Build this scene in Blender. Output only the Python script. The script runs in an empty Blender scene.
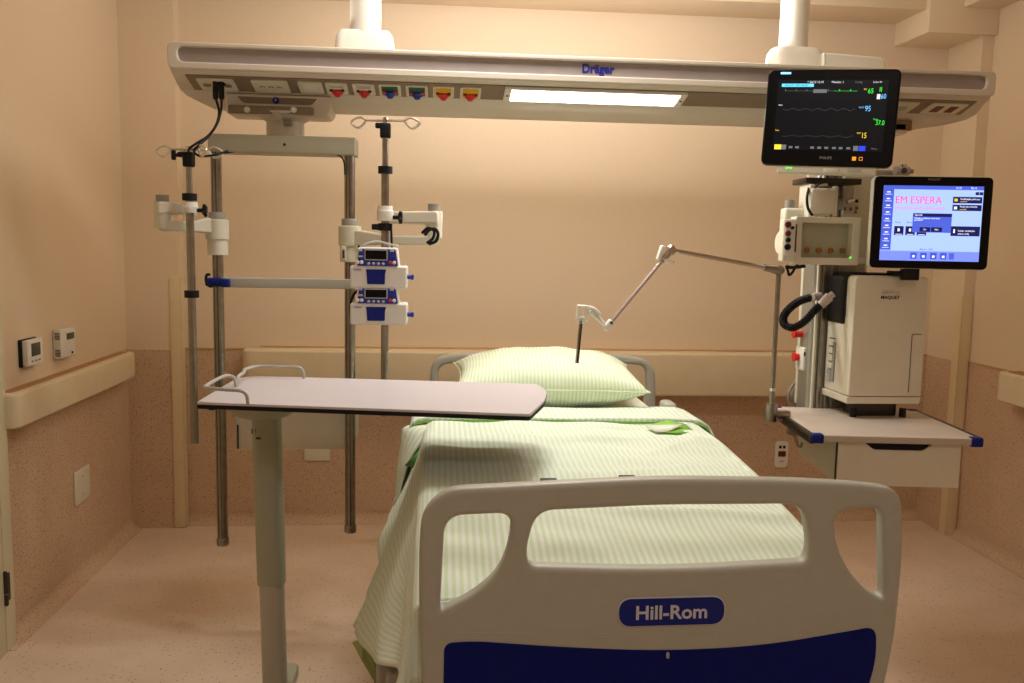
import bpy, bmesh, math, random
from mathutils import Vector, Matrix
random.seed(4)
S = bpy.context.scene
COL = S.collection
PI = math.pi
# ---------------------------------------------------------------- camera
FPX = 881.0
YAW, PIT, ROL = .084, .111, .019
CAM = Vector((0, 0, 1.5))
_F = Vector((math.sin(YAW)*math.cos(PIT), math.cos(YAW)*math.cos(PIT), -math.sin(PIT)))
_R = _F.cross(Vector((0, 0, 1))).normalized()
_U = _R.cross(_F)
_r = _R*math.cos(ROL)+_U*math.sin(ROL)
_u = -_R*math.sin(ROL)+_U*math.cos(ROL)
cd = bpy.data.cameras.new('camera'); cam = bpy.data.objects.new('camera', cd); COL.objects.link(cam)
cam.matrix_world = Matrix(((_r.x, _u.x, -_F.x, CAM.x), (_r.y, _u.y, -_F.y, CAM.y), (_r.z, _u.z, -_F.z, CAM.z), (0, 0, 0, 1)))
cd.sensor_width = 36; cd.lens = FPX/1024*36; cd.clip_start = .02
S.camera = cam

def ray(x, y): return (x-512)*_r-(y-341.5)*_u+FPX*_F
def at(x, y, Y):
    """measured point of the photograph at room depth Y"""
    d = ray(x, y); return CAM+d*(Y/d.y)
def atx(x, y, X):
    d = ray(x, y); return CAM+d*(X/d.x)
def atz(x, y, z):
    d = ray(x, y); return CAM+d*((z-CAM.z)/d.z)

# ---------------------------------------------------------------- materials
def srgb(c):
    return tuple(((v/255+.055)/1.055)**2.4 if v/255 > .04045 else v/255/12.92 for v in c)+(1,)
MATS = {}
def mat(name, rgb, rough=.5, metal=0., var=.05, scale=14, bump=0., spec=.5, coat=0., trans=0., emis=None, estr=0.):
    if name in MATS: return MATS[name]
    m = bpy.data.materials.new(name); m.use_nodes = True
    nt = m.node_tree; N = nt.nodes; L = nt.links
    b = N['Principled BSDF']
    c = srgb(rgb)
    tc = N.new('ShaderNodeTexCoord'); nz = N.new('ShaderNodeTexNoise')
    nz.inputs['Scale'].default_value = scale; nz.inputs['Detail'].default_value = 4
    L.new(tc.outputs['Object'], nz.inputs['Vector'])
    rp = N.new('ShaderNodeValToRGB')
    rp.color_ramp.elements[0].position = .3; rp.color_ramp.elements[1].position = .7
    rp.color_ramp.elements[0].color = tuple(max(0, v*(1-var)) for v in c[:3])+(1,)
    rp.color_ramp.elements[1].color = tuple(min(1, v*(1+var)) for v in c[:3])+(1,)
    L.new(nz.outputs['Fac'], rp.inputs['Fac']); L.new(rp.outputs['Color'], b.inputs['Base Color'])
    b.inputs['Roughness'].default_value = rough; b.inputs['Metallic'].default_value = metal
    b.inputs['Specular IOR Level'].default_value = spec; b.inputs['Coat Weight'].default_value = coat
    b.inputs['Transmission Weight'].default_value = trans
    if emis:
        b.inputs['Emission Color'].default_value = srgb(emis); b.inputs['Emission Strength'].default_value = estr
    if bump:
        bp = N.new('ShaderNodeBump'); bp.inputs['Strength'].default_value = bump; bp.inputs['Distance'].default_value = .002
        n2 = N.new('ShaderNodeTexNoise'); n2.inputs['Scale'].default_value = scale*12
        L.new(tc.outputs['Object'], n2.inputs['Vector']); L.new(n2.outputs['Fac'], bp.inputs['Height']); L.new(bp.outputs['Normal'], b.inputs['Normal'])
    MATS[name] = m
    return m

def speckle(name, rgb, dark, rough, dens=.2, scale=75, light=None, bump=.05, share=.55):
    m = mat(name, rgb, rough, var=.05, scale=5, bump=bump)
    nt = m.node_tree; N = nt.nodes; L = nt.links; b = N['Principled BSDF']
    src = b.inputs['Base Color'].links[0].from_socket
    geo = N.new('ShaderNodeNewGeometry')
    prev = src
    for k, (col, sc, th) in enumerate([(dark, scale, dens), (light or rgb, scale*1.35, dens*1.1)]):
        v = N.new('ShaderNodeTexVoronoi'); v.inputs['Scale'].default_value = sc
        L.new(geo.outputs['Position'], v.inputs['Vector'])
        lt = N.new('ShaderNodeMath'); lt.operation = 'LESS_THAN'; lt.inputs[1].default_value = th
        L.new(v.outputs['Distance'], lt.inputs[0])
        # only some of the cells carry a chip
        sep = N.new('ShaderNodeSeparateColor'); L.new(v.outputs['Color'], sep.inputs['Color'])
        gt = N.new('ShaderNodeMath'); gt.operation = 'GREATER_THAN'; gt.inputs[1].default_value = share
        L.new(sep.outputs['Red'], gt.inputs[0])
        mu = N.new('ShaderNodeMath'); mu.operation = 'MULTIPLY'; L.new(lt.outputs[0], mu.inputs[0]); L.new(gt.outputs[0], mu.inputs[1])
        m3 = N.new('ShaderNodeMath'); m3.operation = 'MULTIPLY'; m3.inputs[1].default_value = .7; L.new(mu.outputs[0], m3.inputs[0])
        mx = N.new('ShaderNodeMix'); mx.data_type = 'RGBA'; mx.inputs['B'].default_value = srgb(col)
        L.new(m3.outputs[0], mx.inputs['Factor']); L.new(prev, mx.inputs['A'])
        prev = mx.outputs['Result']
    L.new(prev, b.inputs['Base Color'])
    return m

WALLC = (234, 212, 184)
def wall_mat():
    """painted plaster above, speckled vinyl dado below z = .93, a thin joint between"""
    if 'wall' in MATS: return MATS['wall']
    up = mat('wall paint', WALLC, .75, var=.02, scale=2.5, bump=.08)
    m = speckle('wall', (207, 176, 146), (112, 80, 64), .55, .24, 82, (232, 204, 176), share=.35)
    nt = m.node_tree; N = nt.nodes; L = nt.links; b = N['Principled BSDF']
    low = b.inputs['Base Color'].links[0].from_socket
    geo = N.new('ShaderNodeNewGeometry'); sp = N.new('ShaderNodeSeparateXYZ'); L.new(geo.outputs['Position'], sp.inputs[0])
    gt = N.new('ShaderNodeMath'); gt.operation = 'GREATER_THAN'; gt.inputs[1].default_value = .93; L.new(sp.outputs['Z'], gt.inputs[0])
    nz = N.new('ShaderNodeTexNoise'); nz.inputs['Scale'].default_value = 60; L.new(geo.outputs['Position'], nz.inputs['Vector'])
    rp = N.new('ShaderNodeValToRGB'); c = srgb(WALLC)
    rp.color_ramp.elements[0].color = tuple(v*.955 for v in c[:3])+(1,); rp.color_ramp.elements[1].color = c
    L.new(nz.outputs['Fac'], rp.inputs['Fac'])
    mx = N.new('ShaderNodeMix'); mx.data_type = 'RGBA'
    L.new(gt.outputs[0], mx.inputs['Factor']); L.new(low, mx.inputs['A']); L.new(rp.outputs['Color'], mx.inputs['B'])
    L.new(mx.outputs['Result'], b.inputs['Base Color'])
    return m

def stripe_mat(name, base, green, period=.017, duty=.5):
    m = bpy.data.materials.new(name); m.use_nodes = True
    nt = m.node_tree; N = nt.nodes; L = nt.links; b = N['Principled BSDF']
    uv = N.new('ShaderNodeUVMap'); uv.uv_map = 'UVMap'
    sp = N.new('ShaderNodeSeparateXYZ'); L.new(uv.outputs[0], sp.inputs[0])
    mu = N.new('ShaderNodeMath'); mu.operation = 'MULTIPLY'; mu.inputs[1].default_value = 2*PI/period; L.new(sp.outputs['X'], mu.inputs[0])
    si = N.new('ShaderNodeMath'); si.operation = 'SINE'; L.new(mu.outputs[0], si.inputs[0])
    rp = N.new('ShaderNodeValToRGB'); e = rp.color_ramp.elements
    e[0].position = .42; e[1].position = .60; e[0].color = srgb(base); e[1].color = srgb(green)
    ad = N.new('ShaderNodeMath'); ad.operation = 'MULTIPLY_ADD'; ad.inputs[1].default_value = .5; ad.inputs[2].default_value = .5
    L.new(si.outputs[0], ad.inputs[0]); L.new(ad.outputs[0], rp.inputs['Fac']); L.new(rp.outputs['Color'], b.inputs['Base Color'])
    b.inputs['Roughness'].default_value = .85; b.inputs['Sheen Weight'].default_value = .15
    nz = N.new('ShaderNodeTexNoise'); nz.inputs['Scale'].default_value = 9; nz.inputs['Detail'].default_value = 6
    L.new(uv.outputs[0], nz.inputs['Vector'])
    bp = N.new('ShaderNodeBump'); bp.inputs['Strength'].default_value = .35; bp.inputs['Distance'].default_value = .012
    L.new(nz.outputs['Fac'], bp.inputs['Height']); L.new(bp.outputs['Normal'], b.inputs['Normal'])
    return m

def emit(name, rgb, s):
    return mat(name, rgb, .4, var=0.0, emis=rgb, estr=s)

M_FLOOR = speckle('floor vinyl', (224, 200, 177), (134, 92, 72), .42, .2, 62, (242, 216, 194), bump=.03)
M_WALL = wall_mat()
M_CEIL = mat('ceiling paint', (232, 214, 184), .8, var=.02, scale=3, bump=.05)
M_TRIM = mat('cream guard plastic', (228, 207, 168), .45, var=.03)
M_RAIL = mat('cream rail plastic', (230, 214, 182), .42, var=.03)
M_BEAM = mat('warm white lacquer', (226, 216, 200), .38, var=.02)
M_BEAMG = mat('taupe anodised strip', (168, 156, 152), .42, var=.04)
M_BAND = mat('taupe socket band', (140, 124, 104), .5, var=.04)
M_KHAKI = mat('khaki edge', (168, 156, 132), .5, var=.03)
M_WHITE = mat('white plastic', (236, 232, 222), .4, var=.02)
M_OFF = mat('off white plastic', (224, 218, 198), .45, var=.03)
M_GBAR = mat('grey green lacquer', (182, 179, 156), .45, var=.03)
M_GREY = mat('mid grey plastic', (150, 146, 136), .5, var=.03)
M_LGREY = mat('light grey plastic', (186, 184, 174), .45, var=.03)
M_STEEL = mat('brushed steel', (156, 150, 140), .3, 1., var=.12, scale=40)
M_CHROME = mat('chrome', (205, 198, 188), .16, 1., var=.04)
M_ALU = mat('anodised aluminium', (178, 176, 166), .42, .75, var=.05)
M_BLACK = mat('black rubber', (18, 18, 20), .55, var=.1, spec=.3)
M_GLOSS = mat('glossy black plastic', (8, 8, 10), .3, var=.1, spec=.2)
M_NAVY = mat('navy panel', (4, 20, 104), .55, var=.05, bump=.08, scale=30, spec=.15)
M_BLUE = mat('royal blue plastic', (28, 52, 160), .4, var=.05)
M_DBLUE = mat('dark blue plastic', (16, 34, 122), .45, var=.05, spec=.25)
M_RED = mat('red plastic', (214, 36, 30), .4, var=.04)
M_GREEN = mat('green plastic', (10, 90, 64), .45, var=.05)
M_YELL = mat('yellow plastic', (232, 176, 30), .45, var=.04)
M_DRED = mat('dark red socket', (96, 14, 20), .4, var=.05)
M_TAN = mat('warm taupe bed plastic', (180, 178, 164), .42, var=.025, bump=.12, scale=40)
M_TABLE = mat('pale lavender laminate', (208, 202, 208), .4, var=.015)
M_COLUMN = mat('grey green column paint', (172, 172, 150), .42, var=.03)
M_LIME = mat('lime green cotton', (150, 214, 92), .8, var=.05, bump=.1)
M_DGREEN = mat('shaded green lining', (92, 148, 74), .85, var=.05)
M_MATT = mat('pale mattress cotton', (226, 230, 210), .85, var=.03, bump=.1)
M_PEARL = mat('pearl instrument casing', (232, 224, 204), .38, var=.02)
M_SHELF = mat('shelf laminate', (204, 190, 176), .38, var=.03)
M_INK = mat('dark grey print', (60, 58, 60), .6, var=.02)
M_LINK = mat('light grey print', (170, 166, 160), .6, var=.02)
M_BRASS = mat('brass ring', (180, 130, 70), .35, .8, var=.05)
M_INKB = mat('blue print', (30, 36, 150), .5, var=.02)
M_LETTER = mat('silver lettering', (208, 204, 214), .45, var=.02)
M_CLEAR = mat('frosted clear plastic', (232, 214, 204), .2, var=.03, trans=.35)
M_DARKM = mat('dark gunmetal', (70, 64, 58), .35, .8, var=.06)
M_LAMP = mat('lit diffuser', (255, 252, 245), .5, var=0., emis=(255, 250, 240), estr=9.)
M_SHEET = stripe_mat('striped bed linen', (234, 241, 232), (213, 230, 196))
M_PILLOW = stripe_mat('striped pillow linen', (236, 242, 224), (212, 229, 186), .015)

# ---------------------------------------------------------------- mesh helpers
WM = {}            # world matrix of every object made here
def MT(o): return WM.get(o.name, Matrix())
def T(v): return Matrix.Translation(Vector(v))
def RZ(a): return Matrix.Rotation(a, 4, 'Z')
def RX(a): return Matrix.Rotation(a, 4, 'X')
XZ = Matrix(((1, 0, 0, 0), (0, 0, -1, 0), (0, 1, 0, 0), (0, 0, 0, 1)))   # local x,y,z -> X, Z, -Y : a drawing facing the camera

def round_poly(pts, r, n=6):
    out = []
    k = len(pts)
    rr = r if isinstance(r, (list, tuple)) else [r]*k
    for i in range(k):
        p = Vector(pts[i]); a = Vector(pts[i-1]); b = Vector(pts[(i+1) % k])
        da = (a-p); db = (b-p); la = da.length; lb = db.length
        if rr[i] <= 0 or la < 1e-6 or lb < 1e-6: out.append(p); continue
        d = min(rr[i], la*.48, lb*.48)
        p0 = p+da.normalized()*d; p1 = p+db.normalized()*d
        for j in range(n+1):
            t = j/n
            out.append(p0*(1-t)**2+p*2*t*(1-t)+p1*t*t)
    return out
def rrect(w, h, r, cx=0, cy=0, n=6):
    return round_poly([(cx-w/2, cy-h/2), (cx+w/2, cy-h/2), (cx+w/2, cy+h/2), (cx-w/2, cy+h/2)], r, n)
def smooth_path(pts, n=8, closed=False):
    P = [Vector(p) for p in pts]; out = []
    k = len(P)
    rng = range(k if closed else k-1)
    for i in rng:
        p0 = P[i-1] if (i > 0 or closed) else P[0]*2-P[1]
        p1 = P[i]; p2 = P[(i+1) % k]
        p3 = P[(i+2) % k] if (i+2 < k or closed) else P[-1]*2-P[-2]
        for j in range(n):
            t = j/n
            out.append(.5*((2*p1)+(-p0+p2)*t+(2*p0-5*p1+4*p2-p3)*t*t+(-p0+3*p1-3*p2+p3)*t**3))
    if not closed: out.append(P[-1])
    return out

class B:
    def __init__(s, M=None):
        s.bm = bmesh.new(); s.mats = []; s.M = M or Matrix()
        s.uv = s.bm.loops.layers.uv.new('UVMap')
    def mi(s, m):
        if m not in s.mats: s.mats.append(m)
        return s.mats.index(m)
    def _fin(s, verts, m, M=None):
        MM = s.M @ (M or Matrix())
        for v in verts: v.co = MM @ v.co
        i = s.mi(m); vs = set(verts)
        for v in verts:
            for f in v.link_faces: f.material_index = i
        return s
    def box(s, c, size, m, bev=0, rot=None, seg=3):
        g = bmesh.ops.create_cube(s.bm, size=1); vs = g['verts']
        for v in vs: v.co = Vector((v.co.x*size[0], v.co.y*size[1], v.co.z*size[2]))
        if bev:
            es = list({e for v in vs for e in v.link_edges})
            q = bmesh.ops.bevel(s.bm, geom=es, offset=min(bev, min(size)*.49), segments=seg, profile=.5, affect='EDGES')
            vs = list({v for f in q['faces'] for v in f.verts} | {v for v in vs if v.is_valid})
        return s._fin(vs, m, T(c) @ (rot or Matrix()))
    def pb(s, x0, y0, x1, y1, Y, d, m, bev=0, seg=3):
        """box whose front face (nearest the viewer) is measured between two picture corners at depth Y"""
        cx, cy = (x0+x1)/2, (y0+y1)/2
        X0 = at(x0, cy, Y).x; X1 = at(x1, cy, Y).x; Z0 = at(cx, y1, Y).z; Z1 = at(cx, y0, Y).z
        return s.box(((X0+X1)/2, Y+d/2, (Z0+Z1)/2), (abs(X1-X0), d, abs(Z1-Z0)), m, bev, seg=seg)
    def cone(s, p0, p1, r0, r1, m, seg=20, cap=True):
        p0 = Vector(p0); p1 = Vector(p1); d = p1-p0
        g = bmesh.ops.create_cone(s.bm, cap_ends=cap, segments=seg, radius1=r0, radius2=r1, depth=d.length)
        q = d.to_track_quat('Z', 'Y').to_matrix().to_4x4()
        return s._fin(g['verts'], m, T((p0+p1)/2) @ q)
    def cyl(s, p0, p1, r, m, seg=20): return s.cone(p0, p1, r, r, m, seg)
    def sph(s, c, r, m, sc=(1, 1, 1), seg=16):
        g = bmesh.ops.create_uvsphere(s.bm, u_segments=seg, v_segments=max(6, seg//2), radius=r)
        return s._fin(g['verts'], m, T(c) @ Matrix.Diagonal((*sc, 1)))
    def tube(s, pts, r, m, seg=10, closed=False, ends=True):
        P = [Vector(p) for p in pts]; n = len(P); rings = []; vs = []
        rr = r if isinstance(r, (list, tuple)) else [r]*n
        up = None
        for i in range(n):
            a = P[i-1] if (i > 0 or closed) else P[i]; b = P[(i+1) % n] if (i < n-1 or closed) else P[i]
            t = (b-a).normalized()
            if up is None: up = t.orthogonal().normalized()
            up = (up-t*up.dot(t)).normalized(); w = t.cross(up)
            ring = [s.bm.verts.new(P[i]+(up*math.cos(2*PI*k/seg)+w*math.sin(2*PI*k/seg))*rr[i]) for k in range(seg)]
            rings.append(ring); vs += ring
        for i in range(n if closed else n-1):
            A = rings[i]; C = rings[(i+1) % n]
            for k in range(seg): s.bm.faces.new((A[k], A[(k+1) % seg], C[(k+1) % seg], C[k]))
        if ends and not closed:
            s.bm.faces.new(rings[0][::-1]); s.bm.faces.new(rings[-1])
        return s._fin(vs, m)
    def lathe(s, prof, m, M=None, seg=28):
        rings = []; vs = []
        for (r, z) in prof:
            ring = [s.bm.verts.new((r*math.cos(2*PI*k/seg), r*math.sin(2*PI*k/seg), z)) for k in range(seg)]
            rings.append(ring); vs += ring
        for i in range(len(prof)-1):
            for k in range(seg): s.bm.faces.new((rings[i][k], rings[i][(k+1) % seg], rings[i+1][(k+1) % seg], rings[i+1][k]))
        s.bm.faces.new(rings[0][::-1]); s.bm.faces.new(rings[-1])
        return s._fin(vs, m, M)
    def loft(s, rings, m, cap=True):
        R = [[s.bm.verts.new(Vector(p)) for p in ring] for ring in rings]; n = len(R[0])
        for i in range(len(R)-1):
            for k in range(n): s.bm.faces.new((R[i][k], R[i][(k+1) % n], R[i+1][(k+1) % n], R[i+1][k]))
        if cap: s.bm.faces.new(R[0][::-1]); s.bm.faces.new(R[-1])
        return s._fin([v for r in R for v in r], m)
    def grid(s, f, nu, nv, m, uvf=None, wrap=False):
        V = [[s.bm.verts.new(Vector(f(i/nu, j/nv))) for j in range(nv+1)] for i in range(nu+1)]
        for i in range(nu):
            for j in range(nv):
                fa = s.bm.faces.new((V[i][j], V[i+1][j], V[i+1][j+1], V[i][j+1]))
                if uvf:
                    for l, (a, b) in zip(fa.loops, ((i, j), (i+1, j), (i+1, j+1), (i, j+1))): l[s.uv].uv = uvf(a/nu, b/nv)
        return s._fin([v for r in V for v in r], m)
    def _mesh(s, me, m, M):
        n0 = len(s.bm.verts); s.bm.from_mesh(me); s.bm.verts.ensure_lookup_table()
        return s._fin([s.bm.verts[i] for i in range(n0, len(s.bm.verts))], m, M)
    def extr(s, outlines, M, depth, m, bev=0, res=3):
        """filled outline (with holes) extruded by depth along local -z..0, rounded edges"""
        cu = bpy.data.curves.new('o', 'CURVE'); cu.dimensions = '2D'; cu.fill_mode = 'BOTH'
        for o in outlines:
            sp = cu.splines.new('POLY'); sp.points.add(len(o)-1)
            for p, q in zip(sp.points, o): p.co = (q[0], q[1], 0, 1)
            sp.use_cyclic_u = True
        cu.bevel_depth = bev; cu.bevel_resolution = res; cu.offset = -bev; cu.extrude = max(depth/2-bev, .0001)
        ob = bpy.data.objects.new('o', cu); me = bpy.data.meshes.new_from_object(ob)
        s._mesh(me, m, M @ T((0, 0, -depth/2)))
        bpy.data.objects.remove(ob); bpy.data.curves.remove(cu); bpy.data.meshes.remove(me)
        return s
    def text(s, body, size, M, m, ext=.0006, bold=0., sx=1., al='CENTER'):
        cu = bpy.data.curves.new('t', 'FONT'); cu.body = body; cu.size = size; cu.align_x = al; cu.align_y = 'CENTER'
        cu.extrude = ext; cu.offset = bold*size; cu.resolution_u = 3
        ob = bpy.data.objects.new('t', cu); me = bpy.data.meshes.new_from_object(ob)
        s._mesh(me, m, M @ Matrix.Diagonal((sx, 1, 1, 1)))
        bpy.data.objects.remove(ob); bpy.data.curves.remove(cu); bpy.data.meshes.remove(me)
        return s
    def make(s, name, parent=None, origin=None, local=False, ang=38, label=None, flat=False):
        bm = s.bm
        if parent is not None and not local:
            inv = MT(parent).inverted()
            for v in bm.verts: v.co = inv @ v.co
        if origin is not None:
            for v in bm.verts: v.co -= Vector(origin)
        bmesh.ops.recalc_face_normals(bm, faces=[f for f in bm.faces]) if not flat else None
        for f in bm.faces: f.smooth = True
        for e in bm.edges:
            if len(e.link_faces) == 2:
                if e.calc_face_angle(0) > math.radians(ang): e.smooth = False
        me = bpy.data.meshes.new(name); bm.to_mesh(me); bm.free()
        for m in s.mats: me.materials.append(m)
        o = bpy.data.objects.new(name, me); COL.objects.link(o)
        if parent is not None: o.parent = parent; WM[o.name] = MT(parent)
        if origin is not None: o.location = origin; WM[o.name] = T(origin)
        if label: o['label'] = label
        return o

def tag(o, label, cat, group=None):
    o['label'] = label; o['category'] = cat
    if group: o['group'] = group
    return o
def thing(name, loc, label, cat, rz=0, group=None, rx=0, ry=0):
    o = bpy.data.objects.new(name, None); COL.objects.link(o); o.empty_display_size = .05
    o.location = loc; o.rotation_euler = (rx, ry, rz)
    WM[o.name] = T(loc) @ RZ(rz) @ RX(rx)
    return tag(o, label, cat, group)
def struct(o):
    o['kind'] = 'structure'; return o
def copy_tree(o, parent=None):
    c = o.copy(); COL.objects.link(c); c.parent = parent; WM[c.name] = MT(o)
    for ch in list(o.children): copy_tree(ch, c)
    return c

# ================================================================ the room
XL, XR, YB, YF, ZC = -1.566, 2.76, 4.64, -1.6, 2.86
b = B(); b.box(((XL+XR)/2, (YB+YF)/2, -.05), (XR-XL+.4, YB-YF+.4, .1), M_FLOOR); struct(b.make('floor'))
b = B(); b.box(((XL+XR)/2, (YB+YF)/2, ZC+.05), (XR-XL+.4, YB-YF+.4, .1), M_CEIL); struct(b.make('ceiling'))
b = B(); b.box(((XL+XR)/2, YB+.05, ZC/2), (XR-XL+.2, .1, ZC), M_WALL); struct(b.make('wall_back'))
b = B(); b.box(((XL+XR)/2, YF-.05, ZC/2), (XR-XL+.2, .1, ZC), M_WALL); struct(b.make('wall_front'))
b = B(); b.box((XL-.05, (YB+YF)/2, ZC/2), (.1, YB-YF, ZC), M_WALL); struct(b.make('wall_left'))
b = B(); b.box((XR+.05, (YB+YF)/2, ZC/2), (.1, YB-YF, ZC), M_WALL); struct(b.make('wall_right'))
# shallow pilasters in the two far corners
b = B(); b.box((XL+.133, YB-.04, ZC/2), (.266, .08, ZC), M_WALL); struct(b.make('trim_1'))
b = B(); b.box(((2.7+XR)/2, YB-.15, ZC/2), (XR-2.7, .30, ZC), M_WALL); struct(b.make('trim_2'))
# soffits under the ceiling
PAINT = MATS['wall paint']
b = B(); b.box(((2.395+XR)/2, (4.31+YB)/2, (2.575+ZC)/2), (XR-2.395, YB-4.31, ZC-2.575), PAINT, .004); struct(b.make('trim_3'))
b = B(); b.box(((XL+2.395)/2, (4.34+YB)/2, (2.69+ZC)/2), (2.395-XL, YB-4.34, ZC-2.69), PAINT, .004); struct(b.make('trim_4'))
b = B(); b.box(((2.57+XR)/2, 3.3, (2.70+ZC)/2), (XR-2.57, 2.02, ZC-2.70), PAINT, .004); struct(b.make('trim_5'))
# corner guards (pale yellow plastic angle strips)
b = B()
b.box((-1.322, YB-.083, .65), (.056, .006, 1.29), M_TRIM, .002); b.box((-1.297, YB-.058, .65), (.006, .056, 1.29), M_TRIM, .002)
struct(b.make('trim_6'))
b = B()
b.box((2.722, YB-.303, .64), (.056, .006, 1.28), M_TRIM, .002); b.box((2.697, YB-.275, .64), (.006, .062, 1.28), M_TRIM, .002)
struct(b.make('trim_7'))
# joint bead on top of the vinyl dado
M_BEAD = mat('dado joint', (216, 172, 128), .5, var=.03)
b = B(); b.box(((XL+XR)/2, YB-.003, .931), (XR-XL, .008, .008), M_BEAD, .002); struct(b.make('trim_8'))
b = B(); b.box((XL+.003, (YB+2.6)/2, .931), (.008, YB-2.6, .008), M_BEAD, .002); struct(b.make('trim_9'))
b = B(); b.box((XR-.003, (YB+1)/2, .931), (.008, YB-1, .008), M_BEAD, .002); struct(b.make('trim_10'))
# coved skirtings: the floor vinyl turned up against the walls
def cove(name, p0, p1, inw):
    p0 = Vector(p0); p1 = Vector(p1); inw = Vector(inw); prof = []
    for k in range(7):
        a = k/6*PI/2; r = .055
        prof.append((r-r*math.sin(a), r-r*math.cos(a)))
    prof = [(0.0, .0)]+[(0.0, .056)]+prof[::-1]
    b = B(); b.loft([[p+inw*q[0]+Vector((0, 0, q[1])) for q in prof] for p in (p0, p1)], M_WALL)
    return struct(b.make(name))
cove('baseboard_left', (XL, 3.18, 0), (XL, YB-.08, 0), (1, 0, 0))
cove('baseboard_back', (XL+.266, YB, 0), (2.7, YB, 0), (0, -1, 0))
cove('baseboard_right', (XR, YB-.30, 0), (XR, 0, 0), (-1, 0, 0))

# door in the left wall (only its hinge edge is in view)
M_DOOR = mat('pale door laminate', (214, 206, 172), .5, var=.03)
dr = B(); dr.box((XL+.016, 2.71, 1.05), (.032, .9, 2.1), M_DOOR, .003); dr = struct(dr.make('door_1'))
b = B(); b.box((XL+.01, 3.20, 1.08), (.045, .07, 2.16), M_DOOR, .004); b.box((XL+.01, 2.73, 2.135), (.045, .99, .07), M_DOOR, .004); b.make('door_frame', dr)
for z in (.24, 1.9):
    b = B(); b.cyl((XL+.036, 3.164, z-.055), (XL+.036, 3.164, z+.055), .008, M_DARKM)
    b.cyl((XL+.036, 3.164, z-.02), (XL+.036, 3.164, z-.018), .0095, M_STEEL); b.sph((XL+.036, 3.164, z+.057), .008, M_DARKM); b.sph((XL+.036, 3.164, z-.057), .008, M_DARKM)
    b.box((XL+.035, 3.18, z), (.004, .03, .1), M_DARKM)
    b.make('hinge', dr)

# ---------------------------------------------------------------- wall rails
def rail_body(p, L, h, d, name, rz, label):
    """cream bumper rail, rounded ends, open channel on top"""
    t = thing(name, p, label, 'handrail', rz)
    b = B()
    out = round_poly([(0, 0), (0, -d), (L, -d), (L, 0)], [0, d*.7, d*.7, 0], 8)
    b.extr([out], T((0, 0, h)), h, M_RAIL, .012)
    b.make('rail', t, local=True)
    b = B(); out2 = round_poly([(.03, -.004), (.03, -d+.030), (L-.03, -d+.030), (L-.03, -.004)], [0, d*.5, d*.5, 0], 6)
    b.extr([out2], T((0, 0, h+.0015)), .004, mat('rail channel', (176, 132, 92), .6, var=.05)); b.make('channel', t, local=True)
    return t
rail_body((XL+.003, 3.22, .806), 1.24, .128, .075, 'handrail', PI/2, 'cream bumper rail on the left wall below the thermostats')
r2 = rail_body((XR-.003, 3.95, .80), 1.6, .142, .115, 'handrail', -PI/2, 'cream bumper rail on the right wall beside the shelf')
def rail_wide():
    t = thing('bumper_rail', (-.995, YB-.003, .712), 'wide cream bumper panel along the back wall behind the bed head', 'bumper rail')
    b = B(); out = round_poly([(0, 0), (0, -.13), (3.05, -.13), (3.05, 0)], [0, .1, .1, 0], 8)
    b.extr([out], T((0, 0, .228)), .228, M_RAIL, .014); b.make('rail', t, local=True)
    b = B(); b.box((1.525, -.002, .232), (2.9, .012, .008), M_BEAD, .002); b.make('top_strip', t, local=True)
rail_wide()

# ---------------------------------------------------------------- wall fittings
def left_plate(x0, y0, x1, y1):
    a = atx(x0, (y0+y1)/2, XL); c = atx(x1, (y0+y1)/2, XL); z1 = atx((x0+x1)/2, y0, XL).z; z0 = atx((x0+x1)/2, y1, XL).z
    return a.y, c.y, z0, z1
y0, y1, z0, z1 = left_plate(17, 338, 35, 366)
t = thing('thermostat', (XL, (y0+y1)/2, z0), 'white wall thermostat with black edge and grey display, left of the two', 'thermostat')
w = y1-y0; h = z1-z0
b = B(); b.box((XL+.006, (y0+y1)/2, (z0+z1)/2), (.012, w*.9, h*.98), M_BLACK, .003); b.make('back_plate', t)
b = B(); b.box((XL+.022, (y0+y1)/2+.004, (z0+z1)/2), (.022, w*.86, h*.92), M_WHITE, .004); cover = b.make('cover', t)
b = B(); b.box((XL+.0335, (y0+y1)/2+.006, (z0+z1)/2+h*.1), (.003, w*.5, h*.46), mat('lcd grey', (70, 72, 66), .3, var=.04), .001); b.make('display', t)
b = B()
for k in (-1, 0, 1): b.box((XL+.034, (y0+y1)/2+.004+k*w*.2, (z0+z1)/2-h*.3), (.004, w*.1, h*.05), M_GREY, .001)
b.make('buttons', t)
y0, y1, z0, z1 = left_plate(52, 328, 68, 357)
t = thing('thermostat', (XL, (y0+y1)/2, z0), 'white vented wall sensor with small dark display, right of the two', 'thermostat')
w = y1-y0; h = z1-z0
b = B(); b.box((XL+.017, (y0+y1)/2, (z0+z1)/2), (.034, w*.95, h), M_WHITE, .006); b.make('cover', t)
b = B(); b.box((XL+.035, (y0+y1)/2+w*.12, (z0+z1)/2+h*.22), (.003, w*.46, h*.22), mat('lcd green', (66, 80, 62), .3, var=.04), .001); b.make('display', t)
b = B()
for k in range(5): b.box((XL+.02, y0+.001+w*.02, z0+h*.1+k*h*.05), (.02, .004, h*.022), M_BLACK)
b.make('vents', t); b = B()
for k in range(5): b.box((XL+.02, y0+.001+w*.02, z1-h*.12-k*h*.05), (.02, .004, h*.022), M_BLACK)
b.make('vents', t); b = B()
b.cyl((XL+.034, y1-w*.3, z0+h*.13), (XL+.037, y1-w*.3, z0+h*.13), .005, M_BLACK, 12)
b.make('button', t)
y0, y1, z0, z1 = left_plate(73, 468, 89, 502)
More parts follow.
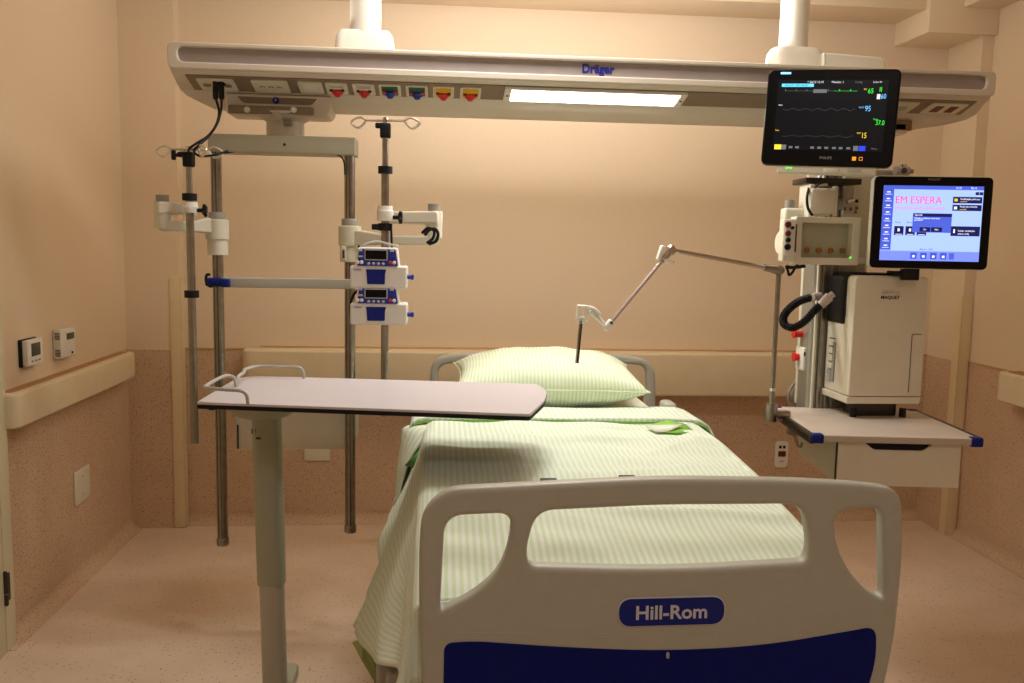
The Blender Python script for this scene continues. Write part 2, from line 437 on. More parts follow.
b = B(); b.box((XL+.004, (y0+y1)/2, (z0+z1)/2), (.008, (y1-y0)*.95, (z1-z0)), M_OFF, .003)
for s_ in (-1, 1): b.cyl((XL+.008, (y0+y1)/2, (z0+z1)/2+s_*.04), (XL+.0095, (y0+y1)/2, (z0+z1)/2+s_*.04), .004, M_LGREY, 10)
tag(b.make('cover_plate', origin=(XL, (y0+y1)/2, z0)), 'blank cream cover plate low on the left wall', 'cover plate')
b = B(); b.pb(304, 449, 330, 461, YB-.008, .008, M_OFF, .003); p = at(317, 461, YB)
tag(b.make('cover_plate', origin=p), 'blank cream cover plate low on the back wall', 'cover plate')
p = at(781, 468, YB); t = thing('wall_socket', p, 'white socket plate with dark red outlet low on the back wall', 'socket')
b = B(); c = at(781, 454, YB); b.extr([rrect(.075, .148, .02)], T(c+Vector((0, -.012, 0))) @ XZ, .012, M_WHITE, .003); b.make('plate', t)
b = B(); b.extr([rrect(.042, .03, .004)], T(c+Vector((0, -.016, .004))) @ XZ, .006, M_DRED, .001); b.make('outlet', t)
b = B()
for k in (-1, 1): b.box(c+Vector((k*.011, -.013, .042)), (.014, .006, .016), M_BLACK, .002)
b.make('switch', t); b = B(); b.box(c+Vector((0, -.013, -.038)), (.02, .004, .008), M_LGREY, .001); b.make('marking', t)

# ================================================================ supply beam
YBM = 3.12
bm_loc = Vector((.54, 3.28, 1.97))
beam = thing('supply_beam', bm_loc, 'long white medical supply beam across the room with blue lettering', 'supply beam')
x0 = at(167, 56, YBM).x; x1 = at(996, 85, YBM).x
zt, zb = 2.150, 2.062
def plate_frame(): return T(((x0+x1)/2, YBM, (zt+zb)/2)) @ XZ
W = x1-x0
slot_w = W-.066
b = B()
b.extr([rrect(W, zt-zb, .022), rrect(slot_w, .050, .025, 0, .004, 8)], plate_frame(), .022, M_BEAM, .004)
b.make('front_panel', beam)
b = B(); b.box(((x0+x1)/2, YBM+.018, (zt+zb)/2+.004), (slot_w+.02, .008, .056), M_BEAMG)
gs = b.make('inset_strip', beam)
b = B()
pd = at(598, 66, YBM+.012)
b.text('Dräger', .042, T((pd.x, YBM+.0125, zb+.048)) @ XZ, M_INKB, bold=.035, sx=.94)
b.make('lettering', gs, label='blue lettering')
# body behind the front panel: rows of (Y, Z, left X, right X)
def row(Y, Z, xa, xb): return (Y, Z, xa, xb)
L1 = at(165, 71, 3.14).x; R1 = at(990, 96, 3.14).x
rows = [(3.14, zt-.002, x0+.01, x1-.01), (3.14, zb+.001, x0+.002, x1-.004), (3.152, zb-.010, x0+.004, x1-.01),
        (3.285, 2.021, at(180, 92, 3.285).x, at(976, 112, 3.285).x), (3.30, 2.003, at(186, 98, 3.3).x, at(966, 117, 3.3).x),
        (3.33, 1.99, at(196, 104, 3.33).x, at(950, 120, 3.33).x), (3.42, 1.970, at(216, 112, 3.42).x, at(905, 127, 3.42).x),
        (3.47, 1.975, at(216, 112, 3.42).x+.01, at(905, 127, 3.42).x-.01), (3.49, 2.02, x0+.04, x1-.04), (3.49, zt-.012, x0+.02, x1-.02), (3.46, zt-.004, x0+.02, x1-.02), (3.17, zt-.001, x0+.01, x1-.01)]
b = B()
NS = 12
def section(k):
    t = k/NS
    return [(xa+(xb-xa)*t, Y, Z) for (Y, Z, xa, xb) in rows]
b.loft([section(k) for k in range(NS+1)], M_BEAM)
b.make('housing', beam, ang=30)
# slanted socket band
PA = Vector((0, 3.158, 2.0495)); PB = Vector((0, 3.283, 2.0215))
dv = (PB-PA).normalized(); nv = Vector((0, dv.z, -dv.y))          # nv points down and towards the room
def bandM(x, v, off=0.0):
    """local x = room X, local y = up the slope, local z = out of the surface"""
    o = PA+(PB-PA)*v-nv*0+nv*off
    return Matrix(((1, 0, 0, x), (0, -dv.y, nv.y, o.y), (0, -dv.z, nv.z, o.z), (0, 0, 0, 1)))
ch = (PB-PA).length
bx0 = at(185, 74, 3.158).x; bx1 = at(977, 98, 3.158).x; cx0 = at(195, 92, 3.283).x; cx1 = at(960, 116, 3.283).x
b = B(); b.extr([[(cx0, -ch/2), (cx1, -ch/2), (bx1, ch/2), (bx0, ch/2)]], bandM(0, .5, .0032), .004, M_BAND); b.make('socket_band', beam)
def bandX(x, y=83): return at(x, y+.0355*(x-300)*.9, 3.22).x
def plate(xa, xb, m=M_OFF, lip=.006):
    X0 = bandX(xa); X1 = bandX(xb); w = X1-X0; c = (X0+X1)/2
    b = B(); b.extr([rrect(w, ch*.76, .008)], bandM(c, .5, .0032+lip), lip, m, .0015)
    return b, c, w
# left plate, three pin sockets, with the plugs of two cords
b, c, w = plate(199, 236); ps = b.make('power_socket', beam)
SOCK = (c, w)
b = B()
for k in (-1, 0, 1): b.lathe([(.014, 0), (.014, .002), (.010, .002), (.010, -.002)], M_GREY, bandM(c+k*w*.28, .5, .0092), 16)
b.make('socket_ring', ps)
b, c, w = plate(253, 289); ps = b.make('power_socket', beam)
b = B()
for k in (-1, 0, 1):
    for q in ((-.006, 0), (.006, 0), (0, .006)): b.cyl(bandM(c+k*w*.24+q[0], .5, .0085) @ Vector((0, q[1], 0)), bandM(c+k*w*.24+q[0], .5, .0105) @ Vector((0, q[1], 0)), .0028, M_INK, 8)
    b.text(str(1), .0001, bandM(c, .5, 0), M_INK) if False else None
b.make('socket_holes', ps)
b, c, w = plate(299, 323); ps = b.make('switch_plate', beam)
b = B(); b.extr([rrect(w*.6, ch*.4, .004)], bandM(c, .5, .0118), .003, M_WHITE, .001); b.make('switch', ps)
# gas outlets
for xa, xb, kind in ((326, 348, 'w'), (353, 375, 'w'), (379, 401, 'g'), (406, 428, 'g'), (433, 454, 'y'), (460, 481, 'y')):
    b, c, w = plate(xa, xb)
    lab = {'w': 'white framed outlet with red knob', 'g': 'green outlet with blue knob', 'y': 'yellow outlet with red knob'}[kind]
    go = b.make('gas_outlet', beam, label=lab)
    pm = {'w': M_WHITE, 'g': M_GREEN, 'y': M_YELL}[kind]; km = M_BLUE if kind == 'g' else M_RED
    b = B(); b.extr([rrect(w*.74, ch*.58, .004)], bandM(c, .48, .0118), .0035, pm, .001)
    if kind == 'w': b.extr([rrect(w*.66, ch*.16, .002)], bandM(c, .28, .0124), .002, M_LGREY, .0005)
    b.make('face_plate', go)
    b = B(); b.lathe([(.020, 0), (.020, .006), (.013, .010), (.009, .018), (.004, .019)], km, bandM(c, .62, .0115), 18)
    for s_ in (-1, 1): b.box((0, 0, 0), (.012, .014, .008), M_DRED if km is M_RED else M_RED, .002, rot=bandM(c+s_*w*.26, .5, .014))
    b.make('knob', go)
# fluorescent reading lamp in the band
la, lb = bandX(504), bandX(684)
b = B(); b.extr([rrect(lb-la, ch*.96, .004), rrect(lb-la-.05, ch*.8, .003)], bandM((la+lb)/2, .5, .012), .012, M_WHITE, .001)
for s_ in (-1, 1): b.cyl(bandM((la+lb)/2+s_*((lb-la)/2-.012), .5, .012) @ Vector((0, 0, 0)), bandM((la+lb)/2+s_*((lb-la)/2-.012), .5, .014) @ Vector((0, 0, 0)), .005, M_DARKM, 10)
rl = b.make('reading_lamp', beam)
b = B(); b.extr([rrect(lb-la-.052, ch*.79, .003)], bandM((la+lb)/2, .5, .010), .006, M_LAMP, .001); b.make('diffuser', rl)
# right end plates
b, c, w = plate(926, 962); ps = b.make('data_socket', beam)
b = B()
for k in (-1, 1): b.extr([rrect(w*.22, ch*.44, .002)], bandM(c+k*w*.2, .5, .0108), .003, M_DRED, .0005)
b.make('socket_shutter', ps, label='dark red shutters')
b, c, w = plate(885, 914); ps = b.make('switch_plate', beam)
b = B(); b.lathe([(.016, 0), (.016, .006), (.012, .008)], M_LGREY, bandM(c+w*.1, .5, .009), 18); b.make('push_button', ps)
b, c, w = plate(845, 875); b.make('switch_plate', beam)
# rail shoes on the underside for the two carriages
b = B(); pA = at(197, 104, 3.34); pB = at(330, 108, 3.34)
hx0, hx1 = at(226, 105, 3.283).x, at(331, 105, 3.283).x; hz0, hz1 = at(280, 115, 3.283).z, at(280, 95, 3.283).z
b.extr([round_poly([(hx0, hz0), (hx1, hz0), (hx1, hz1), (hx0, hz1)], [.01, .035, .004, .004])], T((0, 3.283, 0)) @ XZ, .16, M_BEAM, .003)
sh = b.make('carriage_housing', beam)
b = B(); b.extr([round_poly([(at(237, 97, 3.281).x, at(276, 97.5, 3.281).z), (at(317, 97, 3.281).x, at(276, 97.5, 3.281).z), (at(312, 97, 3.281).x, at(276, 104, 3.281).z), (at(243, 97, 3.281).x, at(276, 104, 3.281).z)], [.002, .002, .012, .012])], T((0, 3.2815, 0)) @ XZ, .006, M_BAND, .001)
pp = at(276, 100.5, 3.28); b.lathe([(.012, 0), (.012, .004), (.008, .005)], M_DBLUE, T((pp.x, 3.281, pp.z)) @ RX(PI/2), 16)
b.text('P', .014, T((pp.x, 3.2755, pp.z)) @ XZ, M_LETTER); b.make('slot_cover', sh)
b = B(); pA = at(905, 125, 3.34); pB = at(790, 124, 3.34)
b.box(((pA.x+pB.x)/2, 3.36, 1.97), (pA.x-pB.x, .12, .055), M_BEAM, .018); b.make('carriage_housing', beam)
b = B(); b.pb(884, 120, 912, 130, 3.30, .05, mat('rail end cap', (150, 118, 84), .5)); b.make('rail_end', beam)
b = B(); b.tube(smooth_path([at(321, 98, 3.297), at(324, 104, 3.297), at(330, 108, 3.3)], 5), .002, M_DARKM, 6); b.make('seam', beam)
# two ceiling drop tubes with shrouds
for (xa, xb, sx0, sx1, sy0, sy1, extra) in ((350, 381, 334, 393, 28, 48, 0), (781, 808, 764, 828, 45, 66, 1)):
    pa = at(xa, 20, 3.31); pb_ = at(xb, 20, 3.31); c = (pa.x+pb_.x)/2; r = (pb_.x-pa.x)/2
    b = B(); b.cyl((c, 3.31, 2.16), (c, 3.31, ZC+.004), r, M_WHITE, 32); dt = b.make('drop_tube', beam)
    z1_ = at(c*0+(sx0+sx1)/2, sy0, 3.25).z; wa = at(sx0, sy0, 3.25 if not extra else 3.36).x; wb = at(sx1, sy0, 3.25).x
    b = B()
    hh = z1_-2.145
    rings = []
    for (f, z) in ((1., 2.145), (1., 2.145+hh*.55), (.97, 2.145+hh*.8), (.86, 2.145+hh*.97), (.6, 2.145+hh)):
        rings.append([((wa+wb)/2+p.x*f, 3.31+p.y*f, z) for p in rrect(wb-wa, .12, .03 if not extra else .05)])
    b.loft(rings, M_WHITE); b.make('shroud', beam)
    if extra:
        qa = at(826, 52, 3.22).x; qb = at(889, 55, 3.22).x
        b = B(); b.extr([round_poly([(qa, 2.145), (qb, 2.145), (qb, 2.212), (qa, 2.222)], [.005, .008, .03, .005])], T((0, 3.24, 0)) @ XZ, .1, M_WHITE, .008); b.make('junction_cover', beam)

# ================================================================ left equipment pendant
YP = 3.27
pen = thing('equipment_pendant', at(283, 150, YP), 'left hanging pendant frame of two steel tubes with grey green crossbar', 'equipment pendant')
b = B(); b.pb(228, 106, 313, 113.5, 3.26, .05, M_BAND, .003)
for xx in (247, 293.5):
    p = at(xx, 109.5, 3.255); b.lathe([(.011, 0), (.011, .006), (.007, .010)], M_WHITE, T((p.x, 3.261, p.z)) @ RX(PI/2), 16)
b.make('mounting_plate', pen)
cN = at(284, 120, 3.33)
b = B()
def ztop(y): return at(284, y, 3.33).z
b.lathe([(.108, ztop(113.5)), (.105, ztop(115.5)), (.085, ztop(118.5)), (.068, ztop(121.5)), (.068, ztop(122.2)), (.066, ztop(122.2)), (.066, ztop(123)), (.068, ztop(123)), (.068, ztop(137))][::-1], M_BEAM, T((cN.x, 3.36, 0)), 36)
b.make('swivel_joint', pen)
b = B(); p = at(277.5, 117.5, 3.27); b.lathe([(.016, 0), (.016, .02), (.010, .022)], M_GBAR, T((p.x, 3.262, p.z)) @ RX(PI/2), 18)
b.pb(283, 120, 291.5, 125, 3.27, .04, M_GREY, .004); b.make('brake_knob', pen)
cA = at(207.5, 142, YP-.04); cB = at(355.5, 146.5, YP-.04)
b = B(); b.box(((cA.x+cB.x)/2, YP+.02, (cA.z+cB.z)/2), (cB.x-cA.x, .12, .062), M_GBAR, .006)
p = at(284.5, 144.5, YP-.04); b.cyl((p.x, YP-.043, p.z), (p.x, YP-.035, p.z), .005, M_INK, 12); b.make('crossbar', pen)
TL = at(217, 300, YP); TRt = at(349, 300, YP)
tubes = {}
for key, X, yb_ in (('l', at(219.5, 350, YP).x, 545), ('r', at(350, 350, YP).x, 532)):
    zb_ = at(228 if key == 'l' else 352, yb_, YP).z
    b = B(); b.cyl((X, YP, zb_+.02), (X, YP, cA.z-.028), .0195, M_STEEL, 24)
    for a_ in (-.55, .1): b.tube([(X+.0192*math.sin(a_), YP-.0192*math.cos(a_), zb_+.03), (X+.0192*math.sin(a_), YP-.0192*math.cos(a_), cA.z-.03)], .0016, M_DARKM, 6)
    tb = b.make('tube', pen)
    b = B(); b.lathe([(.02, zb_), (.0225, zb_+.004), (.0225, zb_+.026), (.0195, zb_+.03)], M_STEEL, T((X, YP, 0)), 24); b.make('end_cap', tb)
    tubes[key] = X
# horizontal rail between the tubes
zr = at(280, 283, YP-.03).z
b = B(); b.box(((tubes['l']+tubes['r'])/2+.02, YP-.035, zr), (tubes['r']-tubes['l'], .02, .036), M_LGREY, .004); hr_ = b.make('cross_rail', pen)
b = B(); p = at(212, 284, YP-.05); b.box((tubes['l']+.002, YP-.03, zr), (.075, .045, .030), M_DBLUE, .008)
p2 = at(226, 284, YP-.05); b.box((p2.x, YP-.05, zr-.002), (.028, .03, .03), M_DBLUE, .005); b.make('rail_clamp', pen, label='dark blue clamp')
b = B(); p = at(208, 283, YP-.05)
b.tube(smooth_path([p+Vector((.03, 0, 0)), p+Vector((.008, 0, -.012)), p+Vector((-.006, 0, .004)), p+Vector((-.004, 0, .028)), p+Vector((.008, 0, .03))], 6), .005, M_BLACK, 8); b.make('hook', pen)
# drawer box low between the tubes, behind the table
ctr = at(294, 430, YP+.03)
b = B(); b.box((ctr.x, YP+.17, at(294, 422, YP+.03).z), (at(353, 430, YP+.03).x-at(236, 430, YP+.03).x, .26, at(294, 395, YP+.03).z-at(294, 449, YP+.03).z), M_GBAR, .004)
db = b.make('drawer_box', pen)
b = B(); b.pb(235, 396, 351, 449.5, YP+.028, .014, M_OFF, .004); b.pb(237, 425, 238.5, 449, YP+.024, .01, M_INK); b.make('drawer_front', db)
b = B(); b.box((ctr.x, YP+.10, at(294, 394, YP).z), (.44, .30, .016), M_SHELF, .004); b.make('shelf', pen)

def swivel_arm(side):
    """collar on the tube, forearm, and a raised end post"""
    if side == 'l':
        cx, ex, px_ = 217, 160, 187; cy0, cy1, cy2 = 220, 239, 255; ay0, ay1 = 201.5, 214; zy = 226; fr = .42; fl = (190, 212); capx = (155, 167); capy = (195, 203); X = tubes['l']
    else:
        cx, ex, px_ = 356, 434, 385; cy0, cy1, cy2 = 226.5, 245.5, 262; ay0, ay1 = 211, 224; zy = 238; fr = .42; fl = (366, 390); capx = (428, 440); capy = (204, 212); X = tubes['r']
    zc = lambda y: at(cx, y, YP-.03).z
    b = B()
    b.lathe([(.036, zc(cy2)), (.036, zc(cy1)+.004), (.0345, zc(cy1)+.004), (.0345, zc(cy1)), (.041, zc(cy1)), (.041, zc(cy0)), (.038, zc(cy0)+.002)], M_OFF, T((X, YP, 0)), 28)
    arm = b.make('swivel_arm', pen)
    b = B(); b.lathe([(.030, zc(cy0)-.002), (.030, zc(cy0-7)), (.028, zc(cy0-7)+.003)], M_GREY, T((X, YP, 0)), 24)
    b.lathe([(.0315, zc(cy0)), (.0315, zc(cy0)+.004)], mat('lime ring', (180, 190, 90), .5), T((X, YP, 0)), 24); b.make('collar_cap', arm)
    Pe = at(ex, (ay0+ay1)/2, YP-.13); Pp = at(px_, (ay0+ay1)/2+6, YP-.18)
    # lower limb from the collar outwards
    zl = zc(zy)
    out = []
    A = Vector((X, YP)); E_ = Vector((Pe.x, YP-.10))
    b = B()
    d2 = (E_-A).normalized(); n2 = Vector((-d2.y, d2.x)); Ln = (E_-A).length
    M_ = Matrix(((d2.x, n2.x, 0, A.x), (d2.y, n2.y, 0, A.y), (0, 0, 1, 0), (0, 0, 0, 1)))
    f0 = .05
    mid = Ln*.5
    prof = [(0.02, zl-.028), (mid, zl-.022), (Ln+.012, zl-.022), (Ln+.02, zl+.012), (mid, zl+.012), (.03, zl+.030)]
    # side view profile swept across the width
    YW = .055
    b.extr([round_poly(prof, [.004, .02, .02, .004, .02, .01])], M_ @ Matrix(((1, 0, 0, 0), (0, 0, 1, YW/2), (0, 1, 0, 0), (0, 0, 0, 1))), YW, M_OFF, .006)
    b.make('lower_limb', arm)
    b = B()
    zu0 = at(ex, ay1, YP-.12).z; zu1 = at(ex, ay0, YP-.12).z
    prof = [(Ln*fr, zu0), (Ln+.024, zu0-.003), (Ln+.024, zu1), (Ln*fr, zu1-.004)]
    b.extr([round_poly(prof, [.006, .01, .012, .01])], M_ @ Matrix(((1, 0, 0, 0), (0, 0, 1, YW/2+.004), (0, 1, 0, 0), (0, 0, 0, 1))), YW+.008, M_PEARL, .006)
    b.make('upper_limb', arm)
    b = B(); zt_ = at(ex, capy[0], YP-.1).z; zz0 = at(ex, ay1+14, YP-.1).z
    b.cyl((E_.x, E_.y, zz0), (E_.x, E_.y, zu1), .030, M_OFF, 24); b.cyl((E_.x, E_.y, zu1-.001), (E_.x, E_.y, zt_), .022, M_GREY, 24)
    b.make('end_post', arm)
    return E_
swivel_arm('l'); swivel_arm('r')
# flex under the crossbar and by the right arm
b = B(); b.tube(smooth_path([at(224, 153, YP-.03), at(240, 151, YP-.03), at(262, 150.5, YP-.03)], 6), .003, M_BLACK, 8)
b.make('flex', pen); b = B(); b.tube(smooth_path([at(332, 153, YP-.03), at(340, 156, YP-.03), at(344, 162, YP-.03), at(345, 175, YP-.03)], 6), .003, M_BLACK, 8); b.make('flex', pen)
b = B()
b.tube(smooth_path([at(425, 235, YP-.17), at(429, 230, YP-.18), at(435, 229, YP-.18), at(438, 234, YP-.18), at(436, 241, YP-.18), at(429, 244, YP-.17)], 6), .006, M_BLACK, 8)
b.tube(smooth_path([at(422, 233, YP-.17), at(428, 228, YP-.18), at(434, 231, YP-.18), at(433, 238, YP-.18), at(427, 243, YP-.17)], 6), .005, M_BLACK, 8); b.make('cable_loop', pen)
b = B(); b.pb(341, 246, 346, 261, YP-.05, .02, M_OFF, .003); b.pb(342.5, 250, 344.5, 258, YP-.052, .004, M_INK); b.make('label_plate', pen)

# ---------------------------------------------------------------- infusion stands clamped to the arms
def iv_pole(xt, yt, xb, yb, Y, hooks, ringys, colh, knobside, label, rotk):
    X = (at(xt, yt, Y).x+at(xb, yb, Y).x)/2
    zt_ = at(xt, yt, Y).z; zb_ = at(xb, yb, Y).z
    t = thing('iv_pole', (X, Y, zb_), label, 'iv pole')
    b = B(); zr_ = at(xt, ringys[0], Y).z
    b.cyl((X, Y, zb_), (X, Y, zr_), .0135, M_STEEL, 20); b.cyl((X, Y, zr_-.01), (X, Y, zt_-.01), .0105, M_STEEL, 20); b.make('pole', t)
    b = B(); zz = zt_
    b.box((X+(.0), Y, zz-.022), (.036, .036, .05), M_BLACK, .006); b.box((X-.022 if rotk else X-.02, Y-.002, zz-.006), (.028, .02, .018), M_BLACK, .004)
    if rotk: b.cyl((X-.045, Y, zz-.008), (X-.02, Y, zz-.008), .006, M_BLACK, 10); b.box((X-.05, Y, zz-.008), (.014, .018, .034), M_BLACK, .005)
    b.make('head_clamp', t)
    for ry in ringys:
        z = at(xt, ry, Y).z; b = B(); b.lathe([(.014, z-.013), (.0245, z-.012), (.0245, z+.012), (.014, z+.013)], M_BLACK, T((X, Y, 0)), 24); b.make('clamp_ring', t)
    # hook crown: bars ending in open loops
    b = B(); zh = zt_+.012
    b.cyl((X, Y, zt_-.005), (X, Y, zh+.01), .008, M_CHROME, 12)
    for ang, ln in hooks:
        d = Vector((math.cos(ang), math.sin(ang), 0)); c0 = Vector((X, Y, zh))
        pts = [c0, c0+d*ln*.45, c0+d*ln*.62+Vector((0, 0, .001)), c0+d*ln*.8+Vector((0, 0, .010)), c0+d*ln+Vector((0, 0, .004)), c0+d*(ln+.012)+Vector((0, 0, -.008)),
               c0+d*(ln-.002)+Vector((0, 0, -.022)), c0+d*ln*.86+Vector((0, 0, -.025)), c0+d*ln*.76+Vector((0, 0, -.018)), c0+d*ln*.64+Vector((0, 0, -.003))]
        b.tube(smooth_path(pts, 6), .0042, mat('bright hook wire', (226, 216, 200), .3, .7, var=.03), 8)
    b.make('hook_crown', t)
    y0_, y1_ = colh
    b = B(); z0_ = at(xt, y1_, Y).z; z1_ = at(xt, y0_, Y).z
    b.lathe([(.0270, z0_), (.0285, z0_+.003), (.0285, z1_-.016), (.0265, z1_-.014), (.0255, z1_)], M_WHITE, T((X, Y, 0)), 28); co = b.make('collar', t)
    b = B(); zm = z0_+(z1_-z0_)*.25
    kx = X+.05*knobside
    b.cyl((X, Y, zm), (kx, Y-.01, zm), .007, M_BLACK, 10)
    for k in range(4):
        a_ = k*PI/2+.5
        b.cone((kx, Y-.01, zm), (kx+.004, Y-.01+.018*math.cos(a_), zm+.022*math.sin(a_)), .008, .006, M_BLACK, 10)
    b.cyl((kx-.006, Y-.01, zm), (kx+.010, Y-.01, zm), .011, M_BLACK, 14)
    b.make('star_knob', t)
    return t, X
iv_pole(187.5, 153, 196, 443, YP-.13, [(PI, .095), (0.1, .10), (2.2, .06), (-.7, .085)], [197, 294], (202, 213), 1, 'left steel infusion pole with hooks, nothing hanging on it', True)
_, XR_P = iv_pole(384, 124, 386, 416, YP-.19, [(PI-.15, .105), (-.12, .105), (PI/2, .04)], [170, 227], (206, 221), 1, 'right steel infusion pole carrying the two pumps', False)
b = B(); b.tube(smooth_path([at(391, 226, 3.06), at(391.5, 238, 3.06), at(392, 250, 3.06)], 4), .004, M_BLACK, 8); b.box(at(377, 227, 3.08), (.035, .03, .02), M_BLACK, .004)
bpy_o = b.make('clamp_strap', _)

# ---------------------------------------------------------------- infusion pumps
def pump(x0, yt, ym, yb, Y, label):
    """x0..x0+56 px wide casing, control head above"""
    P0 = at(x0+29, yb, Y); t = thing('infusion_pump', P0, label, 'infusion pump', group='infusion pumps on the right pole')
    b = B(); b.extr([rrect(at(x0+57, ym+10, Y).x-at(x0, ym+10, Y).x, at(x0, ym-1, Y).z-at(x0, yb, Y).z, .008, at(x0+28.5, ym+10, Y).x, (at(x0+28.5, ym-1, Y).z+at(x0+28.5, yb, Y).z)/2)], T((0, Y, 0)) @ XZ, .11, M_WHITE, .006); b.make('casing', t)
    b = B()
    zt_ = at(x0+28, yt, Y).z; zm_ = at(x0+28, ym, Y).z
    xs = [at(x0+5.5, ym, Y).x, at(x0+49.5, ym, Y).x, at(x0+47, yt, Y).x, at(x0+7.5, yt, Y).x]
    b.extr([round_poly([(xs[0], zm_-.004), (xs[1], zm_-.004), (xs[2], zt_), (xs[3], zt_)], .008)], T((0, Y+.002, 0)) @ XZ, .09, M_WHITE, .005); hd = b.make('control_head', t)
    b = B(); b.extr([round_poly([(xs[0]+.005, zm_+.003), (xs[1]-.005, zm_+.003), (xs[2]-.005, zt_-.005), (xs[3]+.005, zt_-.005)], .007)], T((0, Y-.001, 0)) @ XZ, .004, M_BLUE, .0012); b.make('face_panel', hd, label='blue face panel')
    cx = (xs[2]+xs[3])/2-.004; cz = zm_+(zt_-zm_)*.62; sw = .076; sh_ = (zt_-zm_)*.56
    b = B(); b.extr([rrect(sw, sh_, .003)], T((cx, Y-.0018, cz)) @ XZ, .003, M_LGREY, .0008); b.extr([rrect(sw-.007, sh_-.007, .002)], T((cx, Y-.0026, cz)) @ XZ, .003, M_GLOSS, .0005); b.make('display', hd)
    b = B(); zk = zm_+(zt_-zm_)*.17
    for k in range(4): b.sph((cx-.024+k*.016, Y-.002, zk), .0055, M_LGREY if k else M_LGREY, (1, .4, .8), 10)
    for sx_ in (-1, 1):
        for k in range(2): b.sph((cx+sx_*(.047+k*.013), Y-.002, zk+.004), .0062, M_RED if (sx_ == 1 and k == 0) else M_WHITE, (1, .4, 1), 12)
    for sx_ in (-1, 1):
        b.box((cx+sx_*.052, Y-.002, cz+.014), (.014, .003, .008), M_LGREY, .002); b.box((cx+sx_*.052, Y-.002, cz-.006), (.018, .003, .006), M_INKB if sx_ > 0 else M_LGREY, .002)
    b.make('keypad', hd)
    b = B(); za = zm_-.008; zb_ = at(x0+28, yb-3, Y).z
    b.extr([round_poly([(cx-.029, zb_+.004), (cx+.029, zb_+.004), (cx+.030, za-.012), (cx+.034, za), (cx-.034, za), (cx-.031, za-.012)], .004)], T((cx*0, Y-.003, 0)) @ XZ, .006, M_DBLUE, .0015); b.make('door_latch', t, label='dark blue latch')
    b = B(); p = at(x0+57, ym+10, Y+.03); b.cyl(p, p+Vector((.022, 0, 0)), .0075, M_BLUE, 14); b.box(p+Vector((.018, 0, 0)), (.01, .02, .018), M_BLUE, .004); b.make('side_knob', t, label='blue knob')
    b = B(); p = at(x0+3, ym+2.5, Y); b.text('B. Braun', .008, T((p.x+.002, Y-.0006, p.z)) @ XZ, M_INKB, al='LEFT'); b.make('maker_mark', t)
    b = B(); b.box((P0.x+.01, Y+.125, (zm_+P0.z)/2), (.05, .05, .04), M_GREY, .006); b.make('pole_clamp', t)
    return t
pump(350, 247.5, 267, 288.5, 2.955, 'white and blue infusion pump on the right pole, upper of the two')
pump(350, 287, 304.5, 325, 2.955, 'white and blue infusion pump on the right pole, lower of the two')
b = B(); b.tube(smooth_path([at(351, 318, 3.07), at(350.5, 305, 3.09), at(353, 296, 3.09), at(357, 291, 3.08), at(361, 288, 3.05)], 6), .005, M_BLACK, 8)
tag(b.make('pump_cable', origin=at(351, 318, 3.07)), 'short black cable curling beside the lower pump', 'cable')
b = B(); b.tube(smooth_path([at(360, 247, 3.05), at(368, 243, 3.05), at(378, 241.5, 3.06), at(388, 244, 3.05), at(398, 246, 3.04)], 6), .004, M_LGREY, 8); b.tube(smooth_path([at(358, 246, 3.05), at(362, 248, 3.05), at(368, 248.5, 3.04)], 5), .005, M_BLACK, 8)
tag(b.make('pump_cable', origin=at(380, 247, 3.05)), 'light grey lead lying on top of the upper pump', 'cable')

# ---------------------------------------------------------------- power cords from the beam socket
plug_x = (217.5, 223.5)
for k, xx in enumerate(plug_x):
    p0 = at(xx, 83, 3.215); t_ = p0+Vector((0, -.02, -.005))
    t = thing('power_cord', p0, ['black power cord plugged into the beam, left of the two', 'black power cord plugged into the beam, right of the two'][k], 'cord')
    b = B(); b.lathe([(.007, 0), (.010, .006), (.008, .02), (.010, .024), (.0095, .060), (.006, .066)][::-1], M_BLACK, T(p0+Vector((-.002, -.022, .006))) @ RX(PI), 16)
    b.box(p0+Vector((0, -.008, .0)), (.02, .03, .018), M_BLACK, .005)
    b.make('plug', t)
    z_end = at(189+k*4, 150, 3.13)
    if k == 0: pts = [p0+Vector((-.002, -.022, -.055)), at(219, 112, 3.19), at(216, 125, 3.17), at(208, 136, 3.15), at(197, 143, 3.13), at(190, 148, 3.12), at(188, 152, 3.12)]
    else: pts = [p0+Vector((-.002, -.022, -.055)), at(221, 110, 3.18), at(217, 124, 3.15), at(208, 137, 3.13), at(199, 145, 3.10), at(194, 151, 3.10), at(200, 156, 3.10), at(214, 155, 3.12), at(228, 151, 3.16)]
    b = B(); b.tube(smooth_path(pts, 8), .0042, M_BLACK, 8); b.make('lead', t)

# ================================================================ over-bed table
ZT = 1.07
tab = thing('overbed_table', (-.47, 2.87, 0), 'over-bed table with pale lavender top and black edge on a grey column', 'table')
px_out = [(196.5, 402), (240, 376), (300, 377), (538, 384), (547, 391), (545, 400), (530, 414), (400, 409.3)]
P = [atz(x, y, ZT) for x, y in px_out]
out = round_poly([(p.x, p.y) for p in P], [.006, .08, .02, .03, .03, .04, .01, 0], 8)
b = B(); b.extr([out], T((0, 0, ZT)), .007, M_TABLE, .0015); top = b.make('table_top', tab)
cxm = sum(p[0] for p in out)/len(out); cym = sum(p[1] for p in out)/len(out)
b = B(); b.extr([out], T((0, 0, ZT-.0072)), .011, M_BLACK, .002)
b.make('edge_band', tab)
